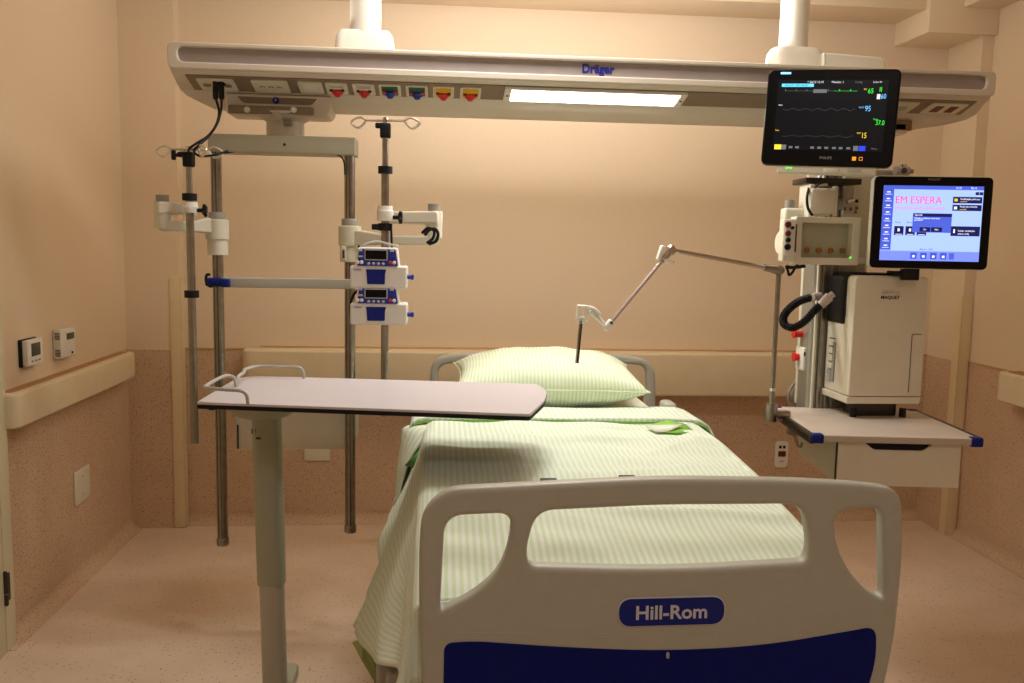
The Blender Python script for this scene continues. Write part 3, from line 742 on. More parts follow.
# guard rails: two bent grey wires at the left end
def zt3(x, y, dz=0): p = atz(x, y, ZT); return Vector((p.x, p.y, ZT+dz))
def railwire(pts): return smooth_path(pts, 6)
pA = zt3(248, 404.5); 
b = B()
A = zt3(248, 404); Bp = zt3(202, 401.5); Cp = zt3(222, 390); Dp = zt3(236, 387)
hgt = .035
b.tube(railwire([A, A+Vector((-.004, 0, hgt*.7)), A+Vector((-.02, 0, hgt)), A*.5+Bp*.5+Vector((0, 0, hgt)), Bp+Vector((.01, .01, hgt)), Bp+Vector((.0, .05, hgt)), Cp+Vector((-.005, .0, hgt)), Dp+Vector((-.02, -.01, hgt)), Dp+Vector((-.004, 0, hgt*.7)), Dp]), .005, M_LGREY, 8)
b.make('guard_rail', tab)
A = zt3(237, 386.5); Bp = zt3(258, 377.5); Cp = zt3(304, 378.5)
b = B()
b.tube(railwire([A, A+Vector((0, .01, hgt*.7)), A+Vector((.01, .05, hgt)), zt3(245, 381, hgt), Bp+Vector((0, 0, hgt)), Bp*.5+Cp*.5+Vector((0, 0, hgt)), Cp+Vector((-.02, 0, hgt)), Cp+Vector((-.004, 0, hgt*.7)), Cp]), .005, M_LGREY, 8)
b.make('guard_rail', tab)
tcy = 2.64; tcx = at(275.5, 676, tcy).x; tct = at(266.5, 425, tcy).x
b = B()
rings = []
for (rx_, ry_, z) in ((.05, .05, ZT-.10), (.075, .07, ZT-.094), (.098, .085, ZT-.078), (.105, .095, ZT-.055), (.108, .10, ZT-.028)):
    rings.append([(tct-.01+rx_*math.cos(2*PI*k/32), tcy+ry_*math.sin(2*PI*k/32), z) for k in range(32)])
b.loft(rings, M_COLUMN); b.make('tilt_head', tab)
b = B(); b.extr([round_poly([(tct+.08, tcy-.10), (tct+.15, tcy-.13), (tct+.20, tcy-.09), (tct+.12, tcy+.02), (tct+.06, tcy)], .02)], T((0, 0, ZT-.03)), .022, M_BLACK, .006); b.make('release_lever', tab)
b = B(); b.sph((at(212, 409, 2.5).x, 2.5, ZT-.04), .016, M_DBLUE, (1.1, 1, .8)); b.make('tilt_knob', tab)
# telescopic column
zj = at(270, 582, tcy).z
def colx(z): return tcx+(tct-tcx)*(z-.05)/.95
def leancol(w_, d_, r_, z0_, z1_):
    return [[(colx(z)+p.x, tcy+p.y, z) for p in rrect(w_, d_, r_)] for z in (z0_, z0_+(z1_-z0_)*.5, z1_)]
b = B(); b.loft(leancol(.084, .080, .036, zj, ZT-.07), M_COLUMN); ocol = b.make('outer_column', tab)
b = B(); b.loft(leancol(.073, .068, .031, .03, zj+.02), mat('inner column paint', (190, 186, 168), .42, var=.03)); b.make('inner_column', tab)
b = B(); p = at(257, 437, 2.79)
lx, lz, ly = colx(.9), ZT-.135, tcy-.041
b.text('!', .02, T((lx-.026, ly, lz)) @ XZ, M_INK); b.box((lx-.036, ly, lz+.001), (.004, .002, .014), M_INK); b.box((lx+.004, ly, lz+.006), (.028, .001, .001), M_LINK); b.box((lx+.004, ly, lz-.004), (.034, .001, .001), M_LINK); b.sph((lx-.018, ly, lz-.02), .007, M_INK, (1.2, .2, .5)); b.make('warning_label', ocol)
b = B(); b.lathe([(.085, .06), (.08, .10), (.055, .118), (.045, .118)], M_COLUMN, T((tcx, tcy, 0)), 32)
b.extr([rrect(.86, .075, .03, tcx+.36, tcy)], T((0, 0, .095)), .045, M_COLUMN, .008)
b.extr([rrect(.075, .5, .03, tcx, tcy-.02)], T((0, 0, .090)), .04, M_COLUMN, .008)
base = b.make('base_foot', tab)
for cxx, cyy in ((tcx, tcy-.23), (tcx, tcy+.2), (tcx+.76, tcy)):
    b = B(); b.cyl((cxx-.012, cyy, .028), (cxx+.012, cyy, .028), .028, M_BLACK, 24); b.cyl((cxx-.014, cyy, .028), (cxx+.014, cyy, .028), .013, M_GREY, 16); b.cyl((cxx, cyy, .045), (cxx, cyy, .07), .011, M_GREY, 12); b.make('castor', tab)

# ================================================================ bed
YFB = 1.7
bed = thing('hospital_bed', (.46, 2.7, 0), 'hospital bed with taupe plastic footboard bearing blue panel and lettering badge', 'bed')
def q(x, y, Y=YFB): p = at(x, y, Y); return (p.x, p.z)
outer = [q(422, 690), q(419, 600), q(419, 545), q(422, 513), q(446, 490), q(520, 486), q(660, 479), q(800, 481), q(868, 485), (q(902, 490)), q(905, 525), q(903, 570), q(896, 640), q(883, 700), q(863, 760), (.80, .42), (.12, .42), q(425, 760)]
outer = round_poly(outer, [.03, .03, .05, .03, .07, .1, .1, .1, .05, .075, .05, .05, .05, .05, .05, .05, .05, .05], 8)
wl = round_poly([q(440, 612), q(445, 517), q(512, 514), q(510, 545), q(498, 575), q(470, 598)], [.012, .04, .03, .05, .08, .08], 8)
wc = round_poly([q(528, 567), q(527, 548), q(537, 512), q(660, 506), q(805, 505), q(811, 545), q(808, 562.5), q(670, 571)], [.022, .02, .05, .06, .045, .03, .05, .2], 8)
wr = round_poly([q(835, 512), q(884, 508), q(885, 601), q(868, 592), q(850, 572), q(837, 545)], [.05, .03, .02, .03, .08, .06], 8)
b = B(); b.extr([outer, wl, wc, wr], T((0, YFB, 0)) @ XZ, .042, M_TAN, .012, 4)
fb = b.make('footboard', bed)
# raised grip dots on the top bar
b = B()
for xx in list(range(466, 560, 12))+list(range(780, 858, 12)):
    yy = 495.5 if xx < 600 else 489.5
    if xx < 600: yy = 495.5-(xx-466)*.055
    if xx == 780: b.make('grip_dots', fb); b = B()
    p = at(xx, yy, YFB); b.sph((p.x, YFB+.002, p.z), .0042, M_TAN, (1, .6, .6), 8)
b.make('grip_dots', fb)
panel = round_poly([q(443, 720), q(444, 643), q(475, 641), q(560, 647), q(660, 651), q(760, 646), q(850, 631), q(876, 626), q(876, 660), q(858, 720), (.80, .47), (.14, .47)], [.03, .02, .03, .2, .3, .3, .05, .03, .05, .05, .04, .04], 8)
b = B(); b.extr([panel], T((0, YFB-.0025, 0)) @ XZ, .012, M_NAVY, .002); b.make('insert_panel', fb, label='navy blue insert panel')
b = B(); cr = [at(430+i*12, 632+8*math.sin(PI*i/38)-i*.34, YFB-.002) for i in range(39)]
b.tube([Vector((p.x, YFB+.001, p.z)) for p in cr], .0016, M_TAN, 6); b.make('moulded_rib', fb)
p = at(667, 654, YFB); b = B(); b.box((p.x, YFB-.006, p.z), (.006, .008, .012), M_TAN, .002); b.make('catch', fb)
bc = at(671.5, 611, YFB); b = B(); bw = at(725, 611, YFB).x-at(618, 611, YFB).x
RB = Matrix.Rotation(.01, 4, 'Z')
b.extr([rrect(bw, .062, .031, 0, 0, 10)], T((bc.x, YFB-.003, bc.z)) @ XZ @ RB, .005, M_LETTER, .001); b.extr([rrect(bw-.004, .058, .029, 0, 0, 10)], T((bc.x, YFB-.0042, bc.z)) @ XZ @ RB, .005, M_DBLUE, .001); bd = b.make('badge', fb, label='blue oval badge')
b = B(); b.text('Hill-Rom', .0405, T((bc.x-.001, YFB-.0045, bc.z-.002)) @ XZ @ RB, M_LETTER, bold=.022, sx=1.03); b.make('badge_lettering', bd, label='white lettering')
for xx in (549, 628):
    b = B(); p = at(xx, 482 if xx < 600 else 479, YFB+.04); b.box((p.x, YFB+.045, p.z+.002), (.034, .02, .006), M_BLACK, .002); b.make('catch', fb, label='black catch')
# headboard
YH = 3.76
def qh(x, y): p = at(x, y, YH); return (p.x, p.z)
ho = round_poly([qh(430, 440), qh(430, 357), qh(470, 352.5), qh(545, 352), qh(615, 354), qh(656, 360), qh(656, 440)], [.02, .10, .1, .2, .1, .10, .02], 8)
h1 = round_poly([qh(438, 425), qh(438, 366), qh(470, 361), qh(470, 425)], .04, 8)
h2 = round_poly([qh(478, 425), qh(478, 361), qh(612, 362.5), qh(610, 425)], .04, 8)
h3 = round_poly([qh(620, 420), qh(619, 363.5), qh(646, 366), qh(647, 390), qh(640, 420)], .035, 8)
b = B(); b.extr([ho, h1, h2, h3], T((0, YH, 0)) @ XZ, .04, M_LGREY, .014, 4); b.make('headboard', bed)
# frame, deck, side bars, pedestals, castors
XB0, XB1 = .0, .92
b = B(); b.extr([round_poly([(1.76, .585), (2.2, .64), (3.74, .64), (3.74, .686), (2.2, .686), (1.76, .632)], .01)], Matrix(((0, 0, 1, .89), (1, 0, 0, 0), (0, 1, 0, 0), (0, 0, 0, 1))), .86, M_LGREY, .004); b.make('mattress_deck', bed)
b = B()
for X in (.04, .88): b.box((X, 2.73, .60), (.05, 2.05, .07), M_LGREY, .012)
for Y in (1.78, 2.4, 3.1, 3.68): b.box((.46, Y, .60), (.8, .05, .05), M_LGREY, .01)
b.make('frame', bed)
for Y in (1.86, 3.5):
    b = B(); b.box((.46, Y, .36), (.62, .09, .08), M_LGREY, .015)
    for X in (.18, .74): b.box((X, Y, .47), (.06, .07, .24), M_GREY, .012)
    b.make('lift_column', bed)
b = B()
for X in (.12, .80): b.box((X, 2.68, .26), (.06, 1.95, .08), M_LGREY, .015)
for Y in (1.86, 3.5): b.box((.46, Y, .26), (.7, .06, .08), M_LGREY, .015)
b.make('base_frame', bed)
for X in (.03, .89):
    for Y in (1.95, 3.45):
        b = B(); b.cyl((X-.022, Y, .075), (X+.022, Y, .075), .075, M_GREY, 28); b.cyl((X-.026, Y, .075), (X+.026, Y, .075), .042, M_LGREY, 20)
        b.tube(smooth_path([(X+.028, Y-.08, .08), (X+.028, Y-.03, .15), (X+.028, Y+.05, .15), (X+.028, Y+.08, .09)], 6), .01, M_LGREY, 8)
        b.box((X+(.05 if X < .4 else -.05), Y, .2), (.1, .06, .1), M_LGREY, .015)
        b.cyl((X, Y, .13), (X, Y, .24), .022, M_GREY, 16); b.make('castor', bed)
# lowered side guard at the left, seen below the blanket
b = B(); b.extr([rrect(.09, .62, .03)], T((-.085, 2.33, .46)) @ Matrix.Rotation(PI/2, 4, 'Y') @ RZ(0) if False else T((-.03, 2.30, .30)), .02, M_LGREY, .006)
b.free() if hasattr(b, 'free') else b.bm.free()
b = B()
p = at(385, 665, 2.22)
b.box((p.x+.002, 2.22, .31), (.05, .04, .40), M_LGREY, .014); b.box((p.x+.06, 2.22, .5), (.16, .035, .05), M_LGREY, .01)
b.make('side_guard_post', bed)
b = B()
q0 = at(405, 640, 2.05)
b.tube(smooth_path([at(404, 645, 2.05), at(403, 660, 2.05), at(408, 672, 2.05), at(418, 680, 2.03), at(430, 684, 2.0)], 6), .010, M_BLACK, 10); b.make('hose', bed)
b = B(); b.extr([round_poly([(-.12, 0), (.0, .0), (.02, .1), (-.02, .2), (-.12, .22)], .03)], T((q0.x+.07, 2.10, .22)) @ XZ, .03, M_LGREY, .008); b.make('corner_bumper', bed)
for X in (.93,):
    b = B(); p = at(668, 405, 3.35); b.box((p.x, 3.35, p.z-.01), (.05, .10, .05), M_LGREY, .015); b.make('side_bar_end', bed)

# mattress with fitted sheet
ZM = .865
prof = [(1.775, .64), (2.2, .69), (3.71, .69), (3.71, ZM), (2.24, ZM), (1.775, ZM-.116)]
YZ = Matrix(((0, 0, 1, .855), (1, 0, 0, 0), (0, 1, 0, 0), (0, 0, 0, 1)))
b = B(); b.extr([round_poly(prof, [.03, .1, .03, .04, .12, .04])], YZ, .84, M_MATT, .03)
tag(b.make('mattress', origin=(.45, 2.72, .69)), 'mattress in pale fitted sheet under the pillow', 'mattress')

# blanket ---------------------------------------------------------------
EL, ER = -.045, .925
def lerp(a, b_, t): return a+(b_-a)*t
def interp(tab_, x):
    if x <= tab_[0][0]: return tab_[0][1]
    for (a, va), (c, vc) in zip(tab_, tab_[1:]):
        if x <= c: 
            t = (x-a)/(c-a); t = t*t*(3-2*t) if False else t
            return va+(vc-va)*t
    return tab_[-1][1]
HEM_L = [(1.74, .60), (1.85, .585), (1.95, .54), (2.05, .505), (2.12, .485), (2.2, .47), (2.32, .47), (2.6, .52), (2.9, .60), (3.1, .66), (3.3, .70)]
OUT_L = [(1.74, .03), (1.85, .035), (1.95, .07), (2.1, .14), (2.2, .175), (2.4, .15), (2.7, .125), (3.0, .085), (3.3, .06)]
OUT_R = [(1.74, .07), (1.9, .07), (2.1, .02), (2.4, .02), (3.0, .08), (3.3, .08)]
ER_T = [(1.74, .888), (2.1, .868), (2.7, .915), (3.3, .925)]
YB0, YB1 = 1.745, 3.10
def wr1(x, y): return .004*math.sin(9*x+3*y)*math.sin(5*y-2*x)+.003*math.sin(23*y+7*x+1)*math.sin(6*x+1)
def foot_drop(Y):
    t = min(1, max(0, (2.24-Y)/.49)); return -.106*t*(t*.5+.5)
def blanket_pt(u, v):
    """u across, v along the bed"""
    Y = lerp(YB0, YB1, v)
    nL, nT = .26, .48
    sx_ = min(1, max(0, (u-nL)/nT))
    ER = interp(ER_T, Y)
    zt_ = ZM+.022+.004*math.sin(3*v+1)+foot_drop(Y)*(1.2-.36*sx_)     # share of u for left drop, top, right drop
    if u < nL:            # left side
        t = 1-u/nL        # 0 at edge, 1 at hem
        hem = interp(HEM_L, Y); o = interp(OUT_L, Y)
        r = .035
        zz = zt_-r*(1-math.cos(min(1, t/.18)*PI/2)) if t < .18 else lerp(zt_-r, hem, (t-.18)/.82)
        xx = EL+.03-r*math.sin(min(1, t/.18)*PI/2) if t < .18 else EL-.005-o*((t-.18)/.82)**1.15
        k = max(0, t-.12)
        fold = .009*math.sin(Y*15+7*t)+.007*math.sin(Y*33+1.+9*t)
        xx += fold*k*1.0
        zz += .010*math.sin(Y*21)*k
        yy = Y+.05*k*math.sin(Y*9+1)
        return (xx, yy, zz)
    if u > nL+nT:
        t = (u-nL-nT)/(1-nL-nT)
        o = interp(OUT_R, Y); r = .035; hem = .54+.02*math.sin(Y*5)
        zz = zt_-r*(1-math.cos(min(1, t/.18)*PI/2)) if t < .18 else lerp(zt_-r, hem, (t-.18)/.82)
        xx = ER-.03+r*math.sin(min(1, t/.18)*PI/2) if t < .18 else ER+.005+o*((t-.18)/.82)**.9
        k = max(0, t-.12)
        xx += (.012*math.sin(Y*19+2*t)+.008*math.sin(Y*41))*k
        return (xx, Y, zz)
    s_ = (u-nL)/nT
    x = lerp(EL+.03, ER-.03, s_)
    z = zt_+wr1(x*2, Y*2)
    # soft creases running across to the corners
    for (cx_, cy_, ax, ay, w_, h_) in ((.75, 2.62, 1, .9, .03, .010), (.60, 2.32, 1, .25, .025, .006), (.15, 2.1, 1, -.15, .02, .006), (.3, 2.75, 1, .1, .03, .006), (.68, 2.02, 1, -.12, .02, .008)):
        d = (x-cx_)*(-ay)+(Y-cy_)*ax; l = (x-cx_)*ax+(Y-cy_)*ay
        z += h_*math.exp(-(d/w_)**2)*math.exp(-(l/.28)**2)
    return (x, Y, z)
b = B()
def buv(u, v):
    Y = lerp(YB0, YB1, v)
    nL, nT = .26, .48
    if u < nL: return (-.45*(1-u/nL), Y)
    if u > nL+nT: return (.91+.38*(u-nL-nT)/(1-nL-nT), Y)
    return (.91*(u-nL)/nT, Y)
b.grid(blanket_pt, 150, 150, M_SHEET, buv)
# foot end tucked down behind the footboard
def foot(u, v):
    p = blanket_pt(u, 0); t = v
    return (p[0], p[1]-.004-.012*math.sin(t*PI/2), p[2]-t*max(.01, min(.16, p[2]-.60)))
b.grid(foot, 150, 8, M_SHEET, lambda u, v: (buv(u, 0)[0], -v*.2))
bl = b.make('blanket', origin=(.44, 2.4, .45), flat=True, ang=80)
tag(bl, 'cream and pale green striped coverlet spread over the bed and hanging at the left', 'blanket')
m = bl.modifiers.new('thickness', 'SOLIDIFY'); m.thickness = .006; m.offset = -1
# turned-down cuff with lime green edge
YC0, YC1 = 2.985, 3.21
def cuff_y0(x): return YC0+.012*math.sin(x*6)-.02*(x-.4)
def cuff_pt(u, v):
    nL, nR = .2, .2
    zt_ = ZM+.036
    if u < nL:
        t = 1-u/nL; x = EL+.02-.068*math.sin(min(t/.2, 1)*PI/2)-.06*max(0, t-.2); z = zt_-.03*(1-math.cos(min(t/.2, 1)*PI/2))-.30*max(0, t-.2)
        sk = -.10*t*t
    elif u > 1-nR:
        t = (u-1+nR)/nR; x = ER-.04+.06*math.sin(min(t/.2, 1)*PI/2)+.06*max(0, t-.2); z = zt_-.03*(1-math.cos(min(t/.2, 1)*PI/2))-.17*max(0, t-.2)
        sk = -.16*t
    else:
        x = lerp(EL+.02, ER-.04, (u-nL)/(1-nL-nR)); z = zt_; sk = 0
    y0_ = cuff_y0(x)+sk
    # v 0 underside fold, rises quickly to the top then runs to the back
    if v < .15:
        a = v/.15*PI/2; y = y0_+.014*(1-math.sin(a)); y = y0_+.012*(1-math.sin(a)); z2 = z-.014*math.cos(a)
    else:
        k = (v-.15)/.85; y = lerp(y0_, YC1+sk*.3, k); z2 = z-.004*k+.003*math.sin(x*11+k*5)*(1 if sk == 0 else 0)
    return (x, y, z2)
b = B(); b.grid(cuff_pt, 110, 26, M_SHEET, lambda u, v: (.98*u*1.35, v*.3))
cf = b.make('turned_cuff', bl, flat=True, ang=80)
m = cf.modifiers.new('thickness', 'SOLIDIFY'); m.thickness = .004; m.offset = -1
b = B()
b.tube([Vector(cuff_pt(.17+.66*k/90, .03))+Vector((0, -.004, -.002)) for k in range(91)], .0032, M_LIME, 8)
b.make('piping', cf, label='lime green piping')
def sheet_flap(pts, m, name, th=.003):
    b = B()
    vs = [b.bm.verts.new(Vector(p)) for p in pts]; b.bm.faces.new(vs); b._fin(vs, m)
    o = b.make(name, bl, flat=True); k = o.modifiers.new('thickness', 'SOLIDIFY'); k.thickness = th; k.offset = 0
    return o
# lime lining showing at the right corner, shade inside the left fold put into a deep green sheet
z_ = ZM+.03
fl = [atz(650, 425, z_), atz(668, 420, z_+.004), atz(686, 424.5, z_), atz(695, 432.5, z_-.012), atz(676, 433, z_-.002), atz(656, 431, z_)]
sheet_flap(fl, M_LIME, 'lining')
fl = [atz(646, 425.5, z_+.003), atz(672, 425, z_+.006), atz(684, 424.5, z_+.005), atz(668, 431.5, z_+.001), atz(656, 432, z_+.001)]
sheet_flap(fl, M_MATT, 'folded_corner')
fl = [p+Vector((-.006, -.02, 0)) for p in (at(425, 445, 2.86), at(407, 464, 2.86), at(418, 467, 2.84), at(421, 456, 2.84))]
sheet_flap(fl, M_DGREEN, 'shaded_lining')
fl = [at(430, 436, 2.87), at(452, 431.5, 2.9), at(467, 432, 2.91), at(455, 435, 2.89)]
sheet_flap([p+Vector((0, -.02, .012)) for p in fl], M_LIME, 'lining')

fl = [at(349, 651, 2.20), at(360, 646, 2.14), at(372, 648, 2.16), at(378, 655, 2.18), at(377, 690, 2.2), at(372, 692, 2.21), at(358, 668, 2.21)]
sheet_flap([p+Vector((.004, .05, 0)) for p in fl], mat('green underside cotton', (176, 196, 130), .85, var=.05, bump=.1), 'underside')
inner = smooth_path([at(446, 427, 2.93), at(432, 433, 2.90), at(420, 445, 2.88), at(409, 462, 2.87), at(404, 478, 2.87), at(396.5, 509, 2.87)], 6)
outer_ = smooth_path([at(430, 424, 3.04), at(405, 427, 3.03), at(401, 441, 3.0), at(398, 462, 2.98), at(396.5, 484, 2.94), at(395.5, 510, 2.89)], 6)
def flap(u, v):
    a = inner[int(round(u*(len(inner)-1)))]; c_ = outer_[int(round(u*(len(outer_)-1)))]
    return a.lerp(c_, v)+Vector((0, -.018*math.sin(PI*v), .006*math.sin(PI*v)))
b = B(); b.grid(flap, len(inner)-1, 10, M_SHEET, lambda u, v: (v*.09, u*.3)); fo = b.make('corner_fold', bl, flat=True, ang=80)
k_ = fo.modifiers.new('thickness', 'SOLIDIFY'); k_.thickness = .004; k_.offset = 0
# pillow ------------------------------------------------------------------
pl_c = Vector((.426, 3.43, ZM+.112))
pil = thing('pillow', (pl_c.x, pl_c.y, ZM), 'plump white and pale green striped pillow at the head of the bed', 'pillow')
Mp = T(pl_c) @ RZ(-.02) @ RX(math.radians(5))
def pillow_side(sg):
    def f(u, v):
        a = u*2-1; c = v*2-1
        aa = abs(a); cc = abs(c)
        x = a*.368*(1-.085*(1-cc**2.2)*aa**2); y = c*.235*(1-.09*(1-aa**2.2)*cc**2)
        h = ((1-aa**2.3)*(1-cc**2.6))**.5
        wr = .006*math.sin(a*14+c*5)*math.sin(c*8+a*2)*(1-aa**4)*(1-cc**4)*h**.3
        crease = -.010*math.exp(-((c+.35-.25*math.sin(a*3))/.08)**2)*math.exp(-(a/.7)**4)*(1 if sg > 0 else 0)
        return (x, y, sg*(.105 if sg > 0 else .105)*h+wr+crease*h)
    return f
b = B(Mp)
b.grid(pillow_side(1), 60, 40, M_PILLOW, lambda u, v: (u*.77, v*.5)); b.grid(pillow_side(-1), 60, 40, M_PILLOW, lambda u, v: (u*.77, v*.5))
bmesh.ops.remove_doubles(b.bm, verts=b.bm.verts[:], dist=.0004)
b.make('cushion', pil, ang=80)
b = B(Mp); f = pillow_side(1)
rim = [f(k/40, 0) for k in range(41)]+[f(1, k/30) for k in range(1, 31)]+[f(1-k/40, 1) for k in range(1, 41)]+[f(0, 1-k/30) for k in range(1, 30)]
b.tube(rim, .0032, mat('pillow seam cotton', (222, 232, 200), .8), 6, closed=True); b.make('seam', pil)
b = B(Mp)
b.tube([Vector(f(.34+.30*k/20, .90))+Vector((0, 0, .002)) for k in range(21)], .0045, mat('green edging', (80, 160, 96), .8), 8); b.make('edging', pil, label='green edging')

# ================================================================ right equipment column
col = thing('equipment_column', (1.43, 3.12, .83), 'right hanging aluminium supply column behind the monitors', 'equipment column')
b = B(); YC = 3.14
Xa, Xb = at(813, 300, YC-.06).x, at(868, 300, YC-.06).x
b.extr([rrect(Xb-Xa, .10, .02, (Xa+Xb)/2, YC)], T((0, 0, 1.97)), 1.97-.80, M_ALU, .004)
cm = b.make('column', col)
b = B()
for xx, mm in ((816, M_OFF), (822, M_STEEL), (830, M_STEEL), (836, M_GREY)):
    X = at(xx, 330, YC-.06).x; b.box((X, YC-.055, 1.35), (.010 if mm != M_STEEL else .016, .012, 1.06), mm, .003)
b.make('channel_strip', cm)
b = B(); b.pb(842, 176, 870, 262, YC-.075, .03, M_OFF, .003); sp_ = b.make('socket_panel', cm)
b = B()
for (xx, yy, ww) in ((857, 201, 3), (857, 208, 3), (851, 209, 2.4), (856, 212, 2.2), (845, 209, 2)): b.pb(xx-ww/2, yy-1.6, xx+ww/2, yy+1.6, YC-.078, .004, M_BAND if yy != 201 else M_INK, .001)
b.make('outlet', sp_)
b = B(); b.cone(at(836, 205, YC-.10), at(846, 202, YC-.13), .022, .016, M_LGREY, 18); b.cyl(at(846, 202, YC-.13), at(853, 200, YC-.10), .008, M_CHROME, 12); b.cyl(at(852, 203, YC-.1), at(855, 188, YC-.08), .004, M_OFF, 8); b.make('gas_probe', sp_)
for yy in (334, 357):
    p = at(802, yy, YC+.02); b = B(); b.cyl(p+Vector((.05, 0, 0)), p+Vector((.0, 0, 0)), .012, M_OFF, 14); b.cyl(p, p+Vector((-.028, 0, 0)), .013, M_RED, 18); b.cyl(p+Vector((-.026, 0, 0)), p+Vector((-.034, 0, 0)), .0165, M_RED, 18); b.make('valve_knob', col, label='red valve knob')
b = B(); b.pb(803, 348, 810, 371, YC-.02, .07, M_WHITE, .004); b.pb(804, 352, 806, 356, YC-.022, .004, M_INK); b.make('valve_plate', col)
b = B(); b.pb(806, 160, 815, 405, YC+.02, .05, M_OFF, .004); b.make('cable_duct', col)
b = B(); b.pb(806, 178, 862, 184, YC-.16, .12, M_DARKM, .003); b.pb(809, 183, 828, 186, YC-.16, .08, M_CHROME, .002); b.make('monitor_bracket', col)
# pivot arm body holding the monitors
b = B(); b.pb(811, 188, 836, 214, YC-.18, .10, M_PEARL, .010); b.pb(809, 184, 815, 218, YC-.17, .09, M_OFF, .006); b.pb(833, 186, 838, 217, YC-.17, .08, M_PEARL, .004)
b.pb(812, 213, 830, 222, YC-.17, .09, M_OFF, .004)
for xx in (816, 826): p = at(xx, 217.5, YC-.17); b.cyl((p.x, p.y-.003, p.z), (p.x, p.y+.004, p.z), .005, M_BRASS, 10)
b.make('pivot_arm', col)
b = B(); b.tube(smooth_path([at(809, 188, YC-.16), at(807, 198, YC-.18), at(808, 208, YC-.18), at(812, 215, YC-.17)], 6), .005, M_BLACK, 8)
b.tube(smooth_path([at(815, 188, YC-.185), at(819, 184, YC-.19), at(824, 182, YC-.18)], 5), .004, M_BLACK, 8); b.make('cable', col)
p = at(790, 210, YC-.14); b = B()
b.pb(785, 208, 812, 222, YC-.13, .05, M_OFF, .010); b.make('arm_cover', col)
b = B(); pz_ = at(790, 200, YC-.10); b.cyl((pz_.x, YC-.10, at(790, 209, YC-.1).z), (pz_.x, YC-.10, at(790, 200, YC-.1).z), .018, M_GREY, 20); b.make('arm_cap', col)
b = B(); p = at(903, 171, YC-.1)
b.cyl(p+Vector((-.03, 0, 0)), p+Vector((.02, 0, .0)), .016, M_ALU, 18); b.cyl(p+Vector((.0, 0, 0)), p+Vector((0, 0, .022)), .012, M_CHROME, 14); b.cyl(p+Vector((.02, 0, 0)), p+Vector((.036, 0, 0)), .008, M_GREY, 12); b.cyl(p+Vector((-.005, -.02, 0)), p+Vector((-.005, -.012, 0)), .010, M_INK, 12)
b.box(p+Vector((-.09, .05, -.01)), (.16, .03, .03), M_ALU, .004); b.make('valve', col)

# shelf with drawer, turned slightly
RZS = -math.radians(6)
Ms = T((1.437, 2.60, .92)) @ RZ(RZS)
SW, SD = .515, .49
b = B(Ms); b.extr([rrect(SW, SD, .012, 0, SD/2)], T((0, 0, 0)), .022, M_SHELF, .003); sf = b.make('shelf', col)
b = B(Ms); b.box((-SW/2-.006, SD/2, -.014), (.014, SD*.98, .032), M_DARKM, .003); b.box((-SW/2-.010, SD/2, -.014), (.006, SD*.9, .010), M_DARKM); b.box((SW/2+.004, SD/2, -.008), (.012, SD*.98, .02), M_DARKM, .003); b.make('side_rail', sf)
for sx_ in (-1, 1):
    for yy in (.012, SD-.012):
        b = B(Ms); b.box((sx_*(SW/2-.010), yy, -.012), (.038, .032, .030), M_DBLUE, .006); b.make('corner_cap', sf, label='dark blue corner cap')
b = B(Ms); b.box((.018, .24, -.095), (.378, .40, .14), M_OFF, .004); dbx = b.make('drawer_box', col)
b = B(Ms)
dw = .385; x_0 = .018
face = [(x_0-dw/2, -.165), (x_0+dw/2, -.165), (x_0+dw/2, -.022), (x_0+.105, -.022), (x_0+.075, -.048), (x_0-.08, -.048), (x_0-.115, -.022), (x_0-dw/2, -.022)]
b.extr([round_poly(face, [.003, .003, .003, .012, .012, .012, .012, .003])], T((0, .022, 0)) @ XZ, .018, M_PEARL, .002); dr_ = b.make('drawer_front', dbx)
b = B(Ms); b.box((x_0-.002, .036, -.042), (.24, .012, .032), M_BLACK, .002); b.make('grip_recess', dr_)
b = B(Ms); b.box((x_0-dw/2+.001, .034, -.098), (.006, .012, .148), M_BLACK); b.make('shadow_gap', dbx)
# bracket holding the shelf to the column
b = B(); b.box((1.45, 3.09, .86), (.2, .12, .10), M_ALU, .006); b.make('shelf_bracket', col)
b = B(); p = at(792, 432, 2.93)
b.tube(smooth_path([p, p+Vector((.01, -.01, -.02)), p+Vector((.02, -.01, -.045)), p+Vector((.03, -.01, -.05)), p+Vector((.034, -.01, -.035))], 5), .005, M_STEEL, 8); b.box(p+Vector((0, .0, .0)), (.03, .03, .02), M_STEEL, .003); b.make('hook', col)
# coiled grey hoses hanging behind the column
for k, (dx, r_) in enumerate(((0, 0), (5, 0))):
    b = B(); pts = [at(808+dx*.2, 372+k*2, 3.22), at(799+dx, 378, 3.24), at(789+dx, 392, 3.24), at(790+dx, 404, 3.24), at(800+dx, 412, 3.23), at(812, 414, 3.22)]
    b.tube(smooth_path(pts, 8), .0055, M_GREY, 8)
    b.make('hose', col)

